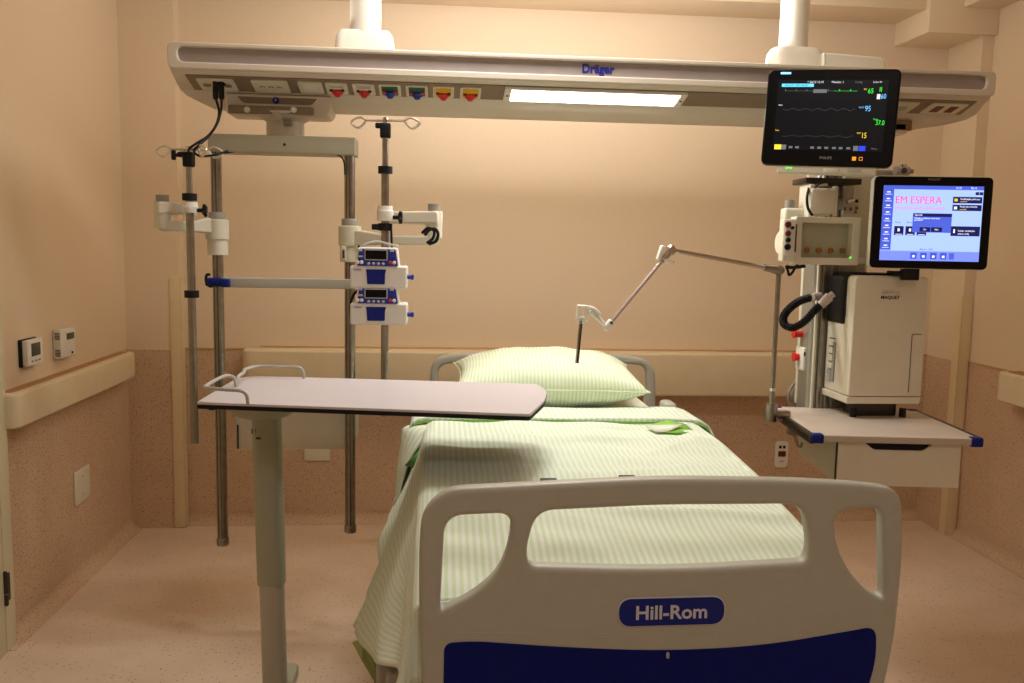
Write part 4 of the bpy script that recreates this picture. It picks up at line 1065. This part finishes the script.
# ---------------------------------------------------------------- patient monitor
def panel_pose(xl, xr, Yl, Yr, yl, yr):
    a = at(xl, yl, Yl); c = at(xr, yr, Yr)
    d = c-a; w = math.hypot(d.x, d.y)
    return Vector(((a.x+c.x)/2, (a.y+c.y)/2, (a.z+c.z)/2)), math.atan2(d.y, d.x), w
c, rz, w = panel_pose(762.8, 895.2, 2.88, 2.72, 116, 120)
h = .305
print('monitor', c, math.degrees(rz), w)
mon = thing('patient_monitor', c+Vector((0, 0, -h/2)), 'black patient monitor showing vital signs, mounted above the ventilator screen', 'monitor', rz, ry=.037)
LM = T((0, 0, h/2))
def face(M_, w_, h_, r_, d_, m_, bev_): return B(M_).extr([rrect(w_, h_, r_)], XZ, d_, m_, bev_)
b = face(LM, w, h, .022, .05, M_GLOSS, .006); ca = b.make('casing', mon, local=True)
b = B(LM); b.extr([rrect(w*.83, h*.73, .003, 0, .008)], T((0, -.0008, 0)) @ XZ, .003, mat('dark lcd', (6, 7, 9), .25, var=.1, spec=.3, emis=(16, 20, 26), estr=.35), .0004); sc = b.make('screen', mon, local=True)
E_CY = emit('screen cyan', (90, 200, 230), .9); E_GR = emit('screen green', (50, 220, 60), .9); E_YE = emit('screen yellow', (230, 200, 50), .8)
E_BL = emit('screen blue', (110, 190, 255), .8); E_DB = emit('screen deep blue', (40, 60, 220), .8); E_WH = emit('screen white', (215, 220, 225), .7); E_GY = emit('screen grey', (110, 116, 124), .45); E_OR = emit('lamp orange', (230, 140, 40), .8)
sw_, sh_ = w*.83, h*.73
def P2(u, v): return (-sw_/2+u*sw_, .008+sh_/2-v*sh_)     # u right, v down
b = B(LM)
def rect(b, u0, v0, u1, v1, m_, z=.0016):
    a = P2(u0, v0); c_ = P2(u1, v1); b.extr([[(a[0], c_[1]), (c_[0], c_[1]), (c_[0], a[1]), (a[0], a[1])]], T((0, -z, 0)) @ XZ, .0006, m_)
def txt(b, s_, u, v, size, m_, al='LEFT', z=.0020, sx=1., bold=0.): 
    a = P2(u, v); b.text(s_, size, T((a[0], -z, a[1])) @ XZ, m_, ext=.0002, al=al, sx=sx, bold=bold)
rect(b, .035, .055, .33, .10, E_CY)
txt(b, 'ADULTO  SEM NOME', .06, .078, .0075, M_INK, z=.0024)
txt(b, '* 30/12 12:10', .27, .035, .009, E_WH); txt(b, 'Monitor 1', .49, .035, .009, E_WH); txt(b, 'Config', .70, .035, .008, E_GY); txt(b, 'Leito 01', .86, .035, .008, E_WH)
rect(b, .33, .135, .455, .185, E_GY)
txt(b, 'FC', .785, .135, .008, E_YE); txt(b, '65', .82, .16, .022, E_GR, sx=.8)
txt(b, 'll', .92, .14, .020, E_GR, sx=1); txt(b, '60', .94, .235, .021, E_BL, sx=.75); rect(b, .905, .2, .935, .27, E_WH)
txt(b, 'SpO2', .755, .385, .007, E_BL); txt(b, '95', .81, .405, .024, E_BL, sx=.75)
txt(b, 'Temp', .89, .55, .007, E_GR); txt(b, '37.0', .915, .60, .021, E_GR, sx=.75)
txt(b, 'RESP', .76, .745, .006, E_YE); txt(b, '15', .80, .78, .024, E_YE, sx=.7)
for k in range(60):                       # dotted traces
    u = .07+k*.011
    rect(b, u, .155+(.0 if k % 9 else -.02), u+.006, .160, E_GR if k > 40 else E_GY)
    if k % 2 == 0: rect(b, u, .415+.015*math.sin(k*.6), u+.008, .421+.015*math.sin(k*.6), E_GY)
    if k % 2: rect(b, u, .795+.012*math.sin(k*.5), u+.008, .80+.012*math.sin(k*.5), E_GY)
txt(b, 'Pleth', .02, .36, .006, E_WH); txt(b, 'Resp', .01, .72, .006, E_YE)
rect(b, .015, .925, .08, .995, E_YE); rect(b, .083, .925, .125, .995, E_GY)
for u in (.15, .21, .35, .415, .48, .55, .61, .68): rect(b, u, .945, u+.035, .975, E_GY)
rect(b, .74, .925, .785, .995, E_GY); rect(b, .79, .925, .85, .995, E_DB); txt(b, 'Menu', .90, .96, .008, E_GY)
b.make('screen_readout', sc, local=True, label='glowing screen figures')
b = B(LM); b.text('PHILIPS', .012, T((.0, -.0012, -h/2+.026)) @ XZ, M_LINK, ext=.0003)
b.make('maker_mark', ca, local=True)
b = B(LM); b.extr([rrect(.032, .006, .002, -w/2+.055, h/2-.012)], T((0, -.001, 0)) @ XZ, .003, emit('blue status lamp', (110, 190, 255), 2.), .0004)
b.make('status_lamp', ca, local=True); b = B(LM)
b.extr([rrect(.012, .012, .001, w/2-.115, -h/2+.026)], T((0, -.001, 0)) @ XZ, .002, E_OR); b.extr([rrect(.011, .011, .001, w/2-.095, -h/2+.026), rrect(.008, .008, .001, w/2-.095, -h/2+.026)], T((0, -.001, 0)) @ XZ, .002, E_OR)
b.make('indicator_lamp', ca, local=True)
b = B(LM); b.box((.005, .032, -h/2-.012), (w*.76, .055, .026), M_OFF, .005); un = b.make('mount_tray', mon, local=True)
b = B(LM); b.box((-w/2+.085, .003, -h/2-.008), (.006, .003, .004), emit('green lamp', (60, 230, 60), 2.)); b.box((-w/2+.097, .003, -h/2-.008), (.005, .003, .004), emit('green lamp', (60, 230, 60), 2.)); b.box((.02, .003, -h/2-.013), (.045, .003, .014), M_OFF, .002); b.box((.09, .003, -h/2-.010), (.04, .003, .008), M_LGREY, .001); b.make('tray_detail', un, local=True)
b = B(LM); b.box((.0, .14, -.03), (.10, .20, .10), M_DARKM, .01); b.make('rear_mount', mon, local=True)

# ---------------------------------------------------------------- module rack
cR = at(828, 241, 2.93)
rk = thing('module_rack', (at(825, 264, 2.93).x, 2.95, at(825, 264, 2.93).z), 'cream instrument module rack with empty bay, below the patient monitor', 'module rack')
ra, rb_ = at(795, 241, 2.93), at(860, 241, 2.93); zt_, zb_ = at(828, 217, 2.93).z, at(828, 265, 2.93).z
wa_ = rb_.x-ra.x; ha = zt_-zb_; cx_, cz_ = (ra.x+rb_.x)/2, (zt_+zb_)/2
b = B(); b.extr([rrect(wa_, ha, .006), rrect(wa_-.052, ha-.045, .004, -.002, .002)], T((cx_, 2.93, cz_)) @ XZ, .05, M_PEARL, .003); b.make('frame', rk)
b = B(); b.box((cx_, 2.975, cz_), (wa_-.01, .02, ha-.01), M_GBAR, .002); bp_ = b.make('backplane', rk)
for k in range(4):
    X = at(807+12.0*k, 244.5, 2.962).x; b = B(); b.lathe([(.010, 0), (.010, .006), (.006, .006), (.006, .002)], M_BRASS, T((X, 2.964, cz_-.032)) @ RX(PI/2), 16); b.make('connector', bp_, label='brass connector')
mx0, mx1 = at(781, 240, 2.90), at(797, 240, 2.90)
b = B(); b.pb(783, 219, 797.5, 262, 2.905, .04, M_PEARL, .006); mdl = b.make('side_module', rk)
b = B()
pA, pB2 = at(784.5, 224, 2.90), at(796.5, 254, 2.90)
b.extr([rrect(.034, .115, .004, (at(790.5, 239, 2.9).x), at(790.5, 238.5, 2.9).z)], T((0, 2.903, 0)) @ XZ, .003, M_WHITE, .0006); b.pb(795.6, 224, 796.6, 252, 2.899, .004, M_INK); b.make('port_plate', mdl)
for (yy, m_, rr_) in ((224.5, M_DRED, .0105), (227.8, M_BLACK, .0055), (233.5, M_DRED, .0095), (240, M_BLACK, .0085)):
    p = at(788 if m_ is not M_BLACK or yy > 230 else 792.5, yy, 2.90); b = B(); b.lathe([(rr_, 0), (rr_, .006), (rr_*.75, .008), (rr_*.5, .008)], m_, T((p.x, 2.902, p.z)) @ RX(PI/2), 16); b.make('port', mdl)
p = at(787.5, 247, 2.90); b = B(); b.lathe([(.0105, 0), (.0105, .006), (.0075, .007), (.0075, .002)], M_BLACK, T((p.x, 2.902, p.z)) @ RX(PI/2), 18); b.make('port', mdl)
b = B(); p = at(783, 243, 2.95); b.lathe([(.05, 0), (.048, .018), (.035, .03)], M_OFF, T((p.x+.022, 2.97, p.z)) @ Matrix.Rotation(-PI/2, 4, 'Y'), 28); b.make('side_cover', rk)
b = B(); p = at(850, 257.5, 2.93); b.box((p.x, 2.929, p.z), (.004, .003, .004), MATS['green lamp']); b.make('status_lamp', rk)
b = B(); b.pb(858, 258, 876, 264, 2.95, .05, M_OFF, .003); b.make('rack_lug', rk)
# black hook below the module
b = B(); Yk = 2.95
b.tube(smooth_path([at(805, 266, Yk), at(798, 267, Yk), at(791, 267.5, Yk), at(786, 266.5, Yk)], 5), .006, M_BLACK, 8)
b.tube(smooth_path([at(799, 262, Yk), at(795, 268, Yk), at(792, 273, Yk), at(789, 275, Yk), at(788, 271, Yk), at(786, 266, Yk)], 5), .0045, M_BLACK, 8)
b.make('cable_hook', rk)

# ---------------------------------------------------------------- ventilator
VY = 2.885
Mv = T((at(884.5, 400, VY).x, VY, .92))
ven = thing('ventilator', (Mv.translation.x, VY, .92), 'cream ventilator unit with lit blue touch screen standing on the shelf', 'ventilator', 0)
bw_ = .262; bd_ = .20
zB0 = at(880, 404, VY).z-.92; zT0 = at(885, 276, VY).z-.92
print('vent z', zB0, zT0)
b = B(); b.box((0, .105, (zB0+.008)/2), (.15, .10, zB0+.01), M_DARKM, .004)
for sx_ in (-1, 1): b.cyl((sx_*.09, .04, 0), (sx_*.09, .04, .03), .012, M_BLACK, 14)
b.make('stand', ven, local=True)
b = B(); out = round_poly([(-bw_/2, 0), (bw_/2, 0), (bw_/2, zT0-zB0-.026), (-bw_/2, zT0-zB0-.026)], [.008, .008, .022, .022])
# front cover
b.extr([[(p[0], p[1]+zB0+.026) for p in out]], XZ, .06, M_PEARL, .005); fc = b.make('front_cover', ven, local=True)
b = B(); b.extr([round_poly([(-bw_/2-.004, zB0), (bw_/2-.004, zB0), (bw_/2, zB0+.024), (-bw_/2-.006, zB0+.024)], .004)], XZ, bd_, M_PEARL, .003); b.make('base_trim', ven, local=True)
b = B()
hh_ = zT0-zB0
b.box((0, .02+bd_*.42, zB0+.026+(hh_*.62)/2), (bw_+.002, bd_*.88, hh_*.62), M_PEARL, .006)
b.box((.012, bd_*.62, zB0+.026+hh_*.5), (bw_-.04, bd_*.72, hh_-.06), M_PEARL, .006); b.make('body', ven, local=True)
b = B(); b.box((-bw_/2+.012, bd_*.62, zB0+hh_*.80), (.042, bd_*.70, hh_*.38), M_BLACK, .012); b.box((-.02, bd_*.6, zT0+.0), (bw_*.7, bd_*.7, .014), M_BLACK, .004); b.make('valve_pocket', ven, local=True, label='black valve pocket')
b = B(); b.box((bw_/2-.048, -.0006, zB0+.026+.115), (.0018, .002, .20), M_INK); b.box((bw_/2-.030, -.0006, zB0+.243), (.03, .002, .0018), M_INK); b.tube(smooth_path([(bw_/2-.048, -.0004, zB0+.237), (bw_/2-.046, -.0004, zB0+.2425), (bw_/2-.040, -.0004, zB0+.243)], 4), .001, M_INK, 6); b.make('cover_seam', fc, local=True)
b = B(); b.text('SERVO-U', .0155, T((-.004, -.0006, zT0-.056)) @ XZ, M_LINK, ext=.0003); b.text('MAQUET', .0165, T((-.004, -.0006, zT0-.073)) @ XZ, M_INK, ext=.0003, bold=.02); b.make('maker_mark', fc, local=True)
# markings on the left side face
b = B()
MSd = Matrix(((0, 0, -1, -bw_/2-.0045), (-1, 0, 0, 0), (0, 1, 0, 0), (0, 0, 0, 1)))   # drawing on the -X face: local x -> -Y
def srect(b, ya, yb_, za, zb2, m_): b.box((-bw_/2-.0042, (ya+yb_)/2, (za+zb2)/2), (.003, abs(yb_-ya), abs(zb2-za)), m_)
for k in range(5): srect(b, .12, .16, zB0+.10+k*.028, zB0+.102+k*.028, M_INK)
srect(b, .112, .13, zB0+.06, zB0+.20, M_GREY); srect(b, .135, .165, zB0+.055, zB0+.075, M_LINK); srect(b, .135, .165, zB0+.08, zB0+.098, M_LINK)
b.make('side_marking', ven, local=True)
# breathing hose
hp = [at(829, 299, 2.84), at(818, 297, 2.80), at(804, 302, 2.78), at(791, 310, 2.78), at(784, 320, 2.78), at(788, 327, 2.80), at(798, 327, 2.84), at(810, 318, 2.88), at(820, 308, 2.90), at(828, 301, 2.92)]
hp = [at(812, 297, 3.07), at(800, 301, 3.04), at(790, 308, 3.02), at(783.5, 317, 3.00), at(785, 325, 2.98), at(794, 327.5, 2.97), at(805, 321, 2.96), at(815, 310, 2.96), at(823, 303, 2.96)]
hs = thing('breathing_hose', hp[-1], 'black corrugated breathing hose looping from the ventilator side', 'hose')
path = smooth_path(hp, 16)
b = B(); b.tube(path, [.0132+.0021*math.sin(k*PI/1.5) for k in range(len(path))], M_BLACK, 14); b.make('corrugated_tube', hs)
b = B(); b.cone(at(820, 306, 2.96), at(829, 297, 2.96), .015, .018, M_CLEAR, 20); b.cyl(at(829, 297, 2.96), at(833, 294, 2.96), .012, M_CLEAR, 18); b.make('connector', hs, label='clear pinkish connector')
b = B(); b.cyl(at(812, 297, 3.05), at(820, 296, 3.07), .014, M_CLEAR, 18); b.make('connector', hs, label='clear connector')

# ventilator touch screen
c, rz, w = panel_pose(871.5, 991.5, 2.84, 2.78, 222, 224)
h = at(930, 176.5, 2.81).z-at(930, 270.5, 2.81).z
print('vscreen', c, math.degrees(rz), w, h)
rel = MT(ven).inverted() @ (T(c) @ RZ(rz))
Mscr = T(c) @ RZ(rz)
b = B(Mscr); b.extr([rrect(w, h, .022)], T((0, .004, 0)) @ XZ, .034, M_OFF, .008); b.extr([rrect(w-.006, h-.006, .018)], XZ, .012, M_GLOSS, .003); ts = b.make('touch_screen', ven)
sw_, sh_ = w*.83, h*.80
def P2(u, v): return (-sw_/2+u*sw_, -.002+sh_/2-v*sh_)
SB = emit('ui pale blue', (150, 178, 250), .95); S2 = emit('ui mid blue', (70, 92, 205), .8); S3 = emit('ui navy', (24, 28, 92), .5); S4 = emit('ui side blue', (60, 80, 200), .8); S5 = emit('ui violet', (110, 130, 235), .9)
SR = emit('ui pink red', (225, 70, 110), .9); SWT = emit('ui white', (225, 230, 255), .9)
b = B(Mscr); b.extr([rrect(sw_, sh_, .002, 0, -.002)], T((0, -.0006, 0)) @ XZ, .002, SB); dp = b.make('display', ts, label='lit blue display')
b = B(Mscr)
rect(b, 0, 0, 1, .05, S2, .0012); rect(b, 0, .05, .105, .86, S4, .0012); rect(b, 0, .87, 1, 1, S5, .0012)
for k in range(9):
    rect(b, .005, .060+k*.089, .1, .062+k*.089+.075, S2, .0016); rect(b, .035, .08+k*.089, .07, .095+k*.089, SWT, .002); rect(b, .02, .115+k*.089, .085, .121+k*.089, SWT, .002)
txt(b, 'EM ESPERA', .12, .195, .0335, SR, sx=.93, z=.0018); txt(b, 'PACIENTE NÃO VENTILADO', .12, .30, .0100, S5 if False else SR, sx=1.25, z=.0018)
rect(b, .70, .14, 1.0-.01, .225, S3, .0014); rect(b, .70, .245, .99, .325, S3, .0014); rect(b, .70, .53, .99, .66, S3, .0014)
txt(b, 'Verificação pré-uso', .77, .17, .008, SWT, z=.002); txt(b, 'concluída', .77, .20, .006, E_YE, z=.002); txt(b, 'Teste do circuito', .77, .27, .008, SWT, z=.002); txt(b, 'concluída', .77, .305, .006, E_YE, z=.002); txt(b, 'Iniciar ventilação', .77, .59, .008, SWT, z=.002); txt(b, 'última config.', .77, .63, .007, SWT, z=.002)
rect(b, .715, .165, .745, .20, E_YE, .002); rect(b, .715, .27, .745, .305, SWT, .002); rect(b, .725, .57, .74, .62, SWT, .002)
rect(b, .92, .075, .955, .115, S3, .0014); rect(b, .96, .075, .995, .115, S3, .0014)
for u in (.13, .245, .36): rect(b, u, .54, u+.095, .66, S3, .0014); rect(b, u+.035, .57, u+.055, .61, SWT, .002); rect(b, u+.015, .645, u+.08, .652, SWT, .002)
txt(b, 'Modo', .135, .49, .008, S2, z=.0018); txt(b, 'Alarme', .25, .49, .008, S2, z=.0018)
rect(b, .31, .37, .70, .62, S2, .0022); rect(b, .31, .365, .70, .41, S3, .0026); rect(b, .385, .55, .49, .61, S3, .0026); rect(b, .50, .55, .61, .61, S3, .0026)
txt(b, 'Aguardar', .325, .388, .007, SWT, z=.003); txt(b, 'Deseja continuar com este', .325, .43, .0075, SWT, z=.003); txt(b, 'paciente?', .325, .455, .0075, SWT, z=.003); txt(b, 'Sim', .42, .58, .007, SWT, z=.003); txt(b, 'Não', .535, .58, .007, SWT, z=.003)
txt(b, 'Bateria 100%', .40, .845, .008, S2, z=.0018)
for u in (.31, .41, .51, .61): rect(b, u, .89, u+.065, .975, S4, .0016); rect(b, u+.02, .925, u+.045, .955, SWT, .002)
rect(b, .70, .89, .75, .975, S2, .0016); txt(b, '12:10', .72, .025, .008, SWT, z=.002); txt(b, '30-12', .87, .025, .008, SWT, z=.002)
b.make('screen_readout', dp, label='menu text on the display')
b = B(Mscr); b.text('MAQUET', .010, T((0, -.0008, h/2-.012)) @ XZ, M_GREY, ext=.0003); b.make('maker_mark', ts)
pz1 = c.z-h/2
b = B(Mscr); b.box((-.05, .022, -h/2-.012), (.055, .030, .05), M_BLACK, .004); b.box((-.07, .07, -h/2-.014), (.05, .09, .012), M_BLACK, .004); b.make('screen_mount', ven)

# ---------------------------------------------------------------- hinged support arm
YA = 2.93
ar = thing('support_arm', at(771, 420, YA), 'jointed chrome hose support arm reaching from the shelf over the pillow', 'support arm')
A0 = at(771, 418, YA); A1 = at(774, 270, YA); A2 = at(671, 250, YA-.03); A3 = at(607, 327, YA-.05); A4 = at(584, 312, YA-.06); A5 = at(577, 363, YA-.06)
A1.x = A0.x+.0
b = B(); b.cyl((A0.x, A0.y, at(771, 421, YA).z), (A0.x, A0.y, at(771, 404, YA).z), .020, M_STEEL, 20); b.box((A0.x+.03, A0.y, A0.z+.01), (.07, .03, .03), M_STEEL, .004); b.make('base_clamp', ar)
b = B(); b.cyl((A0.x, A0.y, at(771, 405, YA).z), (A0.x, A0.y, at(771, 393, YA).z), .010, M_STEEL, 16); b.cyl((A0.x, A0.y, at(771, 393, YA).z), A1, .0085, M_STEEL, 16)
b.cyl((A0.x, A0.y, at(771, 391, YA).z), (A0.x, A0.y, at(771, 388, YA).z), .0095, M_WHITE, 16); b.make('upright', ar)
b = B(); b.sph(A1, .017, M_STEEL, (1.2, 1, 1)); b.cone(A1, A1+(A2-A1).normalized()*.055, .016, .011, M_STEEL, 16); b.make('elbow_joint', ar)
b = B(); b.cyl(A1, A2, .0075, M_CHROME, 14); b.make('upper_rod', ar)
b = B(); b.sph(A2, .017, M_CHROME, (1, 1, 1.1)); b.cyl(A2+Vector((0, -.02, 0)), A2+Vector((0, .02, 0)), .012, M_CHROME, 16)
d = (A3-A2).normalized(); b.cone(A2, A2+d*.05, .014, .009, M_CHROME, 16)
b.box(A2+Vector((-.035, 0, -.01)), (.014, .028, .05), M_WHITE, .004, rot=Matrix.Rotation(.3, 4, 'Y')); b.box(A2+Vector((-.01, -.002, -.036)), (.045, .02, .012), M_WHITE, .004, rot=Matrix.Rotation(.3, 4, 'Y'))
b.make('middle_joint', ar)
b = B(); b.cyl(A2+d*.02, A3, .0062, mat('pale rod', (214, 196, 196), .25, .6, var=.03), 14); b.make('lower_rod', ar)
b = B(); b.sph(A3, .013, M_WHITE); b.cyl(A3+Vector((0, -.014, 0)), A3+Vector((0, .014, 0)), .010, M_WHITE, 14); b.box(A3-d*.012, (.022, .022, .03), M_WHITE, .005, rot=Matrix.Rotation(.6, 4, 'Y')); b.box(A3-d*.02+Vector((0, -.011, 0)), (.01, .004, .01), M_INK, .002)
b.tube([A3, A4+Vector((.02, 0, .004))], .0075, M_WHITE, 8); b.make('end_joint', ar)
b = B(); c0 = at(582, 312, YA-.06)
b.extr([rrect(.034, .046, .004), rrect(.018, .030, .003)], T(c0+Vector((0, -.012, 0))) @ XZ @ Matrix.Rotation(-.05, 4, 'Z'), .026, M_WHITE, .003)
b.tube(smooth_path([at(588, 307, YA-.06), at(594, 309, YA-.06), at(599, 314, YA-.06), at(598, 316, YA-.06)], 5), .006, M_WHITE, 8)
b.tube(smooth_path([at(588, 313, YA-.06), at(593, 314, YA-.06), at(595, 317, YA-.06)], 5), .006, M_WHITE, 8)
b.tube(smooth_path([at(578, 314, YA-.06), at(577, 319, YA-.06), at(581, 323, YA-.06), at(584, 320, YA-.06), at(587, 322, YA-.06)], 5), .006, M_WHITE, 8)
b.make('hose_clip', ar, label='white plastic hose clip')
b = B(); a5 = at(581, 321, YA-.06); e5 = at(577, 363, YA-.06); b.cyl(a5, e5, .006, M_DARKM, 12); b.tube([a5+Vector((-.004, -.006, 0)), e5+Vector((-.004, -.006, 0))], .0018, M_CHROME, 6); b.make('drop_rod', ar)

# ================================================================ light
def area(name, loc, rot, sx_, sy_, power, col_):
    l = bpy.data.lights.new(name, 'AREA'); l.shape = 'RECTANGLE'; l.size = sx_; l.size_y = sy_; l.energy = power; l.color = col_
    o = bpy.data.objects.new(name, l); COL.objects.link(o); o.location = loc; o.rotation_euler = rot; return o
area('overhead_light', (.25, 2.8, 2.84), (0, 0, 0), .6, .35, 13, (1, .97, .93))
area('overhead_light', (.5, -.1, 2.84), (0, 0, 0), 1.6, .6, 9, (1, .97, .93))  # unseen fill added above the camera to brighten the footboard front
# the tube of the reading lamp, and the upward light in the top of the beam
lmp = bandM((la+lb)/2, .5, .016)
rd = area('reading_lamp_tube', (0, 0, 0), (0, 0, 0), lb-la-.06, .09, 3.6, (1, .98, .95)); rd.matrix_world = lmp @ RX(PI)
area('beam_uplight', (.42, 3.32, 2.19), (PI-.45, 0, 0), 1.7, .10, 19, (1, .97, .93))
w_ = bpy.data.worlds.new('world'); S.world = w_; w_.use_nodes = True
w_.node_tree.nodes['Background'].inputs[0].default_value = (.6, .55, .5, 1); w_.node_tree.nodes['Background'].inputs[1].default_value = .05
vs_ = S.view_settings; vs_.view_transform = 'Standard'; vs_.look = 'None'; vs_.gamma = 1; vs_.use_curve_mapping = False; vs_.exposure = .53
